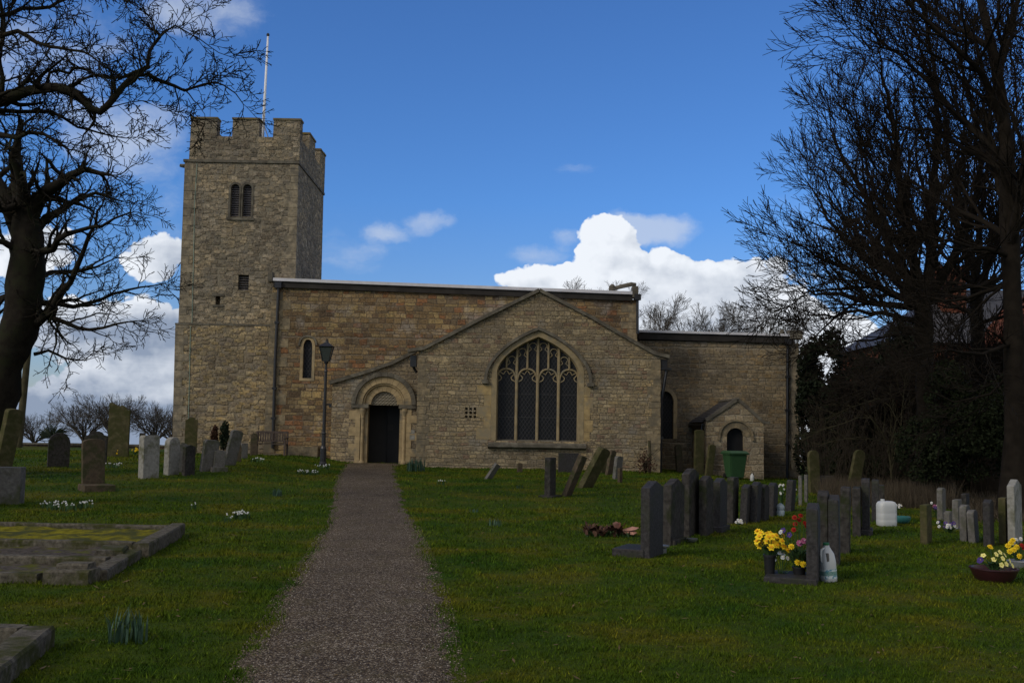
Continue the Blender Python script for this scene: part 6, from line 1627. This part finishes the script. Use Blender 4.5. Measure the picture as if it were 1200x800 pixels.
# dry grass stalks
V = []
for i in range(7000):
    px = random.uniform(962, 1215); a = random.uniform(0, 1)
    Y = random.uniform(22.5, 28) if px < 1140 else random.uniform(19, 27)
    p = P(px, 560, Y); z = H(p.x, p.y); h = random.uniform(.15, .65) * (1.0 if px < 1120 else .5); lx_, ly_ = random.gauss(0, .12), random.gauss(0, .12); w_ = .006 + .0002 * Y
    V += [(p.x - w_, p.y, z), (p.x + w_, p.y, z), (p.x + lx_, p.y + ly_, z + h)]
o = npmesh('dry_stalks', V, np.arange(len(V)).reshape(-1, 3), M_['drygrass']); tag(o, 'pale dry grass stalks in front of the dark hedge', 'dry grass', kind='stuff')

# distant trees
fo = dict(jit=.2, trop=.035, seg=[.4, .3, .25], space=[.34, .28, .22], len=[1.4, .8, .45], maxlev=3, rmin=.0065, ang=.6, upb=.3, tips=2)
def far_tree(label, px, pyb, Y, h, spread, seed, group, fo_=None):
    b = P(px, pyb, Y); b.z = min(b.z, H(b.x, b.y)) if Y < 50 else H(b.x, b.y)
    topz = P(px, pyb, Y).z + h * .8
    o = thing('bare_tree', label, 'tree', b, 0, group); T_ = Tree(seed); hh = topz - b.z
    bm = NB(); f = Vector((0, 0, hh * .42)); tube(bm, [(0, 0, -.2), f * .5, f], [.2, .16, .12], 8); obj('trunk', bm, M_['barkfar'], o, world=False)
    base = Vector(b) + f
    for k in range(11):
        a = 2.4 * k; tgt = base + Vector((math.cos(a) * spread * T_.r.uniform(.4, 1), math.sin(a) * spread * T_.r.uniform(.4, 1), hh * .58 * T_.r.uniform(.65, 1)))
        T_.limb([base - f * .1 * (k % 3), base.lerp(tgt, .45) + Vector((0, 0, .1 * hh)), tgt], .065, .012, fo_ or fo, .1, 5, .2)
    T_.mesh('crown', M_['barkfar'], o)
gF = 'bare trees beyond the low left wall'
far_tree('bare tree beyond the low wall, left of the tall mossy stone', 98, 520, 60, 1.9, 2.2, 101, gF)
far_tree('wind bent bare tree directly behind the tall mossy stone', 130, 520, 58, 2.5, 1.8, 102, gF)
far_tree('bare tree beyond the low wall right beside the tower', 182, 520, 60, 2.0, 2.2, 103, gF)
far_tree('bare tree half hidden by the tower foot', 203, 520, 63, 1.6, 2.0, 104, gF)
far_tree('faint bare tree at the low wall under the left tree', 40, 520, 70, 1.4, 2.5, 105, gF)
gG = 'bare tree tops showing over the chancel roof'
far_tree('small bare tree top showing over the nave roof end', 700, 420, 62, 5.1, 2.2, 110, gG)
far_tree('bare tree top just right of the nave end', 755, 420, 56, 3.4, 2, 111, gG)
far_tree('bare tree top over the left part of the chancel roof', 800, 420, 58, 3.0, 3, 112, gG)
far_tree('bare tree top over the middle of the chancel roof', 835, 420, 58, 3.3, 3, 113, gG)
far_tree('bare tree top over the right part of the chancel roof', 872, 420, 58, 3.0, 3, 114, gG)
far_tree('bare tree top behind the end of the chancel roof', 915, 420, 56, 3.4, 3, 115, gG)

# ------------------------------------------------------------------ brick house on the right
YH = 46.0
hx0, hx1 = xat(1050, 450, YH), xat(1330, 450, YH); hze = zat(1140, 400, YH); hzr = zat(1140, 335, YH)
house = thing('brick_house', 'red brick house with slate roof and tall chimney hidden behind the right trees', 'house', ((hx0 + hx1) / 2, YH, -.5))
wx0, wx1 = xat(1068, 500, YH), xat(1083, 500, YH); wz_0, wz_1 = zat(1075, 532, YH), zat(1075, 480, YH)
bm = NB(); body(bm, [(hx0, -1.5), (hx1, -1.5), (hx1, hze), (hx0, hze)], [([(wx0, wz_0), (wx1, wz_0), (wx1, wz_1), (wx0, wz_1)], .2)], YH, YH + 8); hw_ = obj('wall', bm, M_['brickwall'], house)
bm = NB(); v_ = [bm.verts.new(c) for c in ((hx0 - .3, YH - .3, hze - .1), (hx1 + .3, YH - .3, hze - .1), (hx1 + .3, YH + 4, hzr + .4), (hx0 + 4.2, YH + 4, hzr + .4), (hx0 - .3, YH + 8.3, hze - .1), (hx1 + .3, YH + 8.3, hze - .1))]
bm.faces.new(v_[:4]); bm.faces.new((v_[3], v_[2], v_[5], v_[4])); bm.faces.new((v_[0], v_[3], v_[4])); bm.faces.new((v_[1], v_[5], v_[2])); rf = obj('roof', bm, M_['slate'], house)
bm = NB(); a, b2 = xat(1104, 330, YH + 2), xat(1132, 330, YH + 2); box(bm, a, b2, YH + 2, YH + 3, hze, zat(1118, 318, YH + 2)); box(bm, a - .1, b2 + .1, YH + 1.9, YH + 3.1, zat(1118, 318, YH + 2) + .002, zat(1118, 312, YH + 2)); obj('chimney', bm, M_['brickwall'], rf)
bm = NB(); a, b2 = xat(1165, 400, YH - 2), xat(1260, 400, YH - 2); zz = zat(1200, 400, YH - 2); prism(bm, [(a, -1.5), (b2, -1.5), (b2, zz), ((a + b2) / 2, zat(1210, 345, YH - 2)), (a, zz)], YH - 2, YH - .002); obj('gable_wing', bm, M_['brickwall'], house)
bm = NB()
for k in (0, .5, 1): x = wx0 + (wx1 - wx0) * k; box(bm, x - .03, x + .03, YH + .05, YH + .1, wz_0, wz_1)
for k in (0, .25, .5, .75, 1): z = wz_0 + (wz_1 - wz_0) * k; box(bm, wx0, wx1, YH + .055, YH + .095, z - .03, z + .03)
wf = obj('window', bm, M_['paper'], house)
bm = NB(); box(bm, wx0, wx1, YH + .12, YH + .14, wz_0, wz_1); obj('pane', bm, M_['dark'], wf)
print('verts', sum(len(o.data.vertices) for o in scene.objects if o.type == 'MESH'))
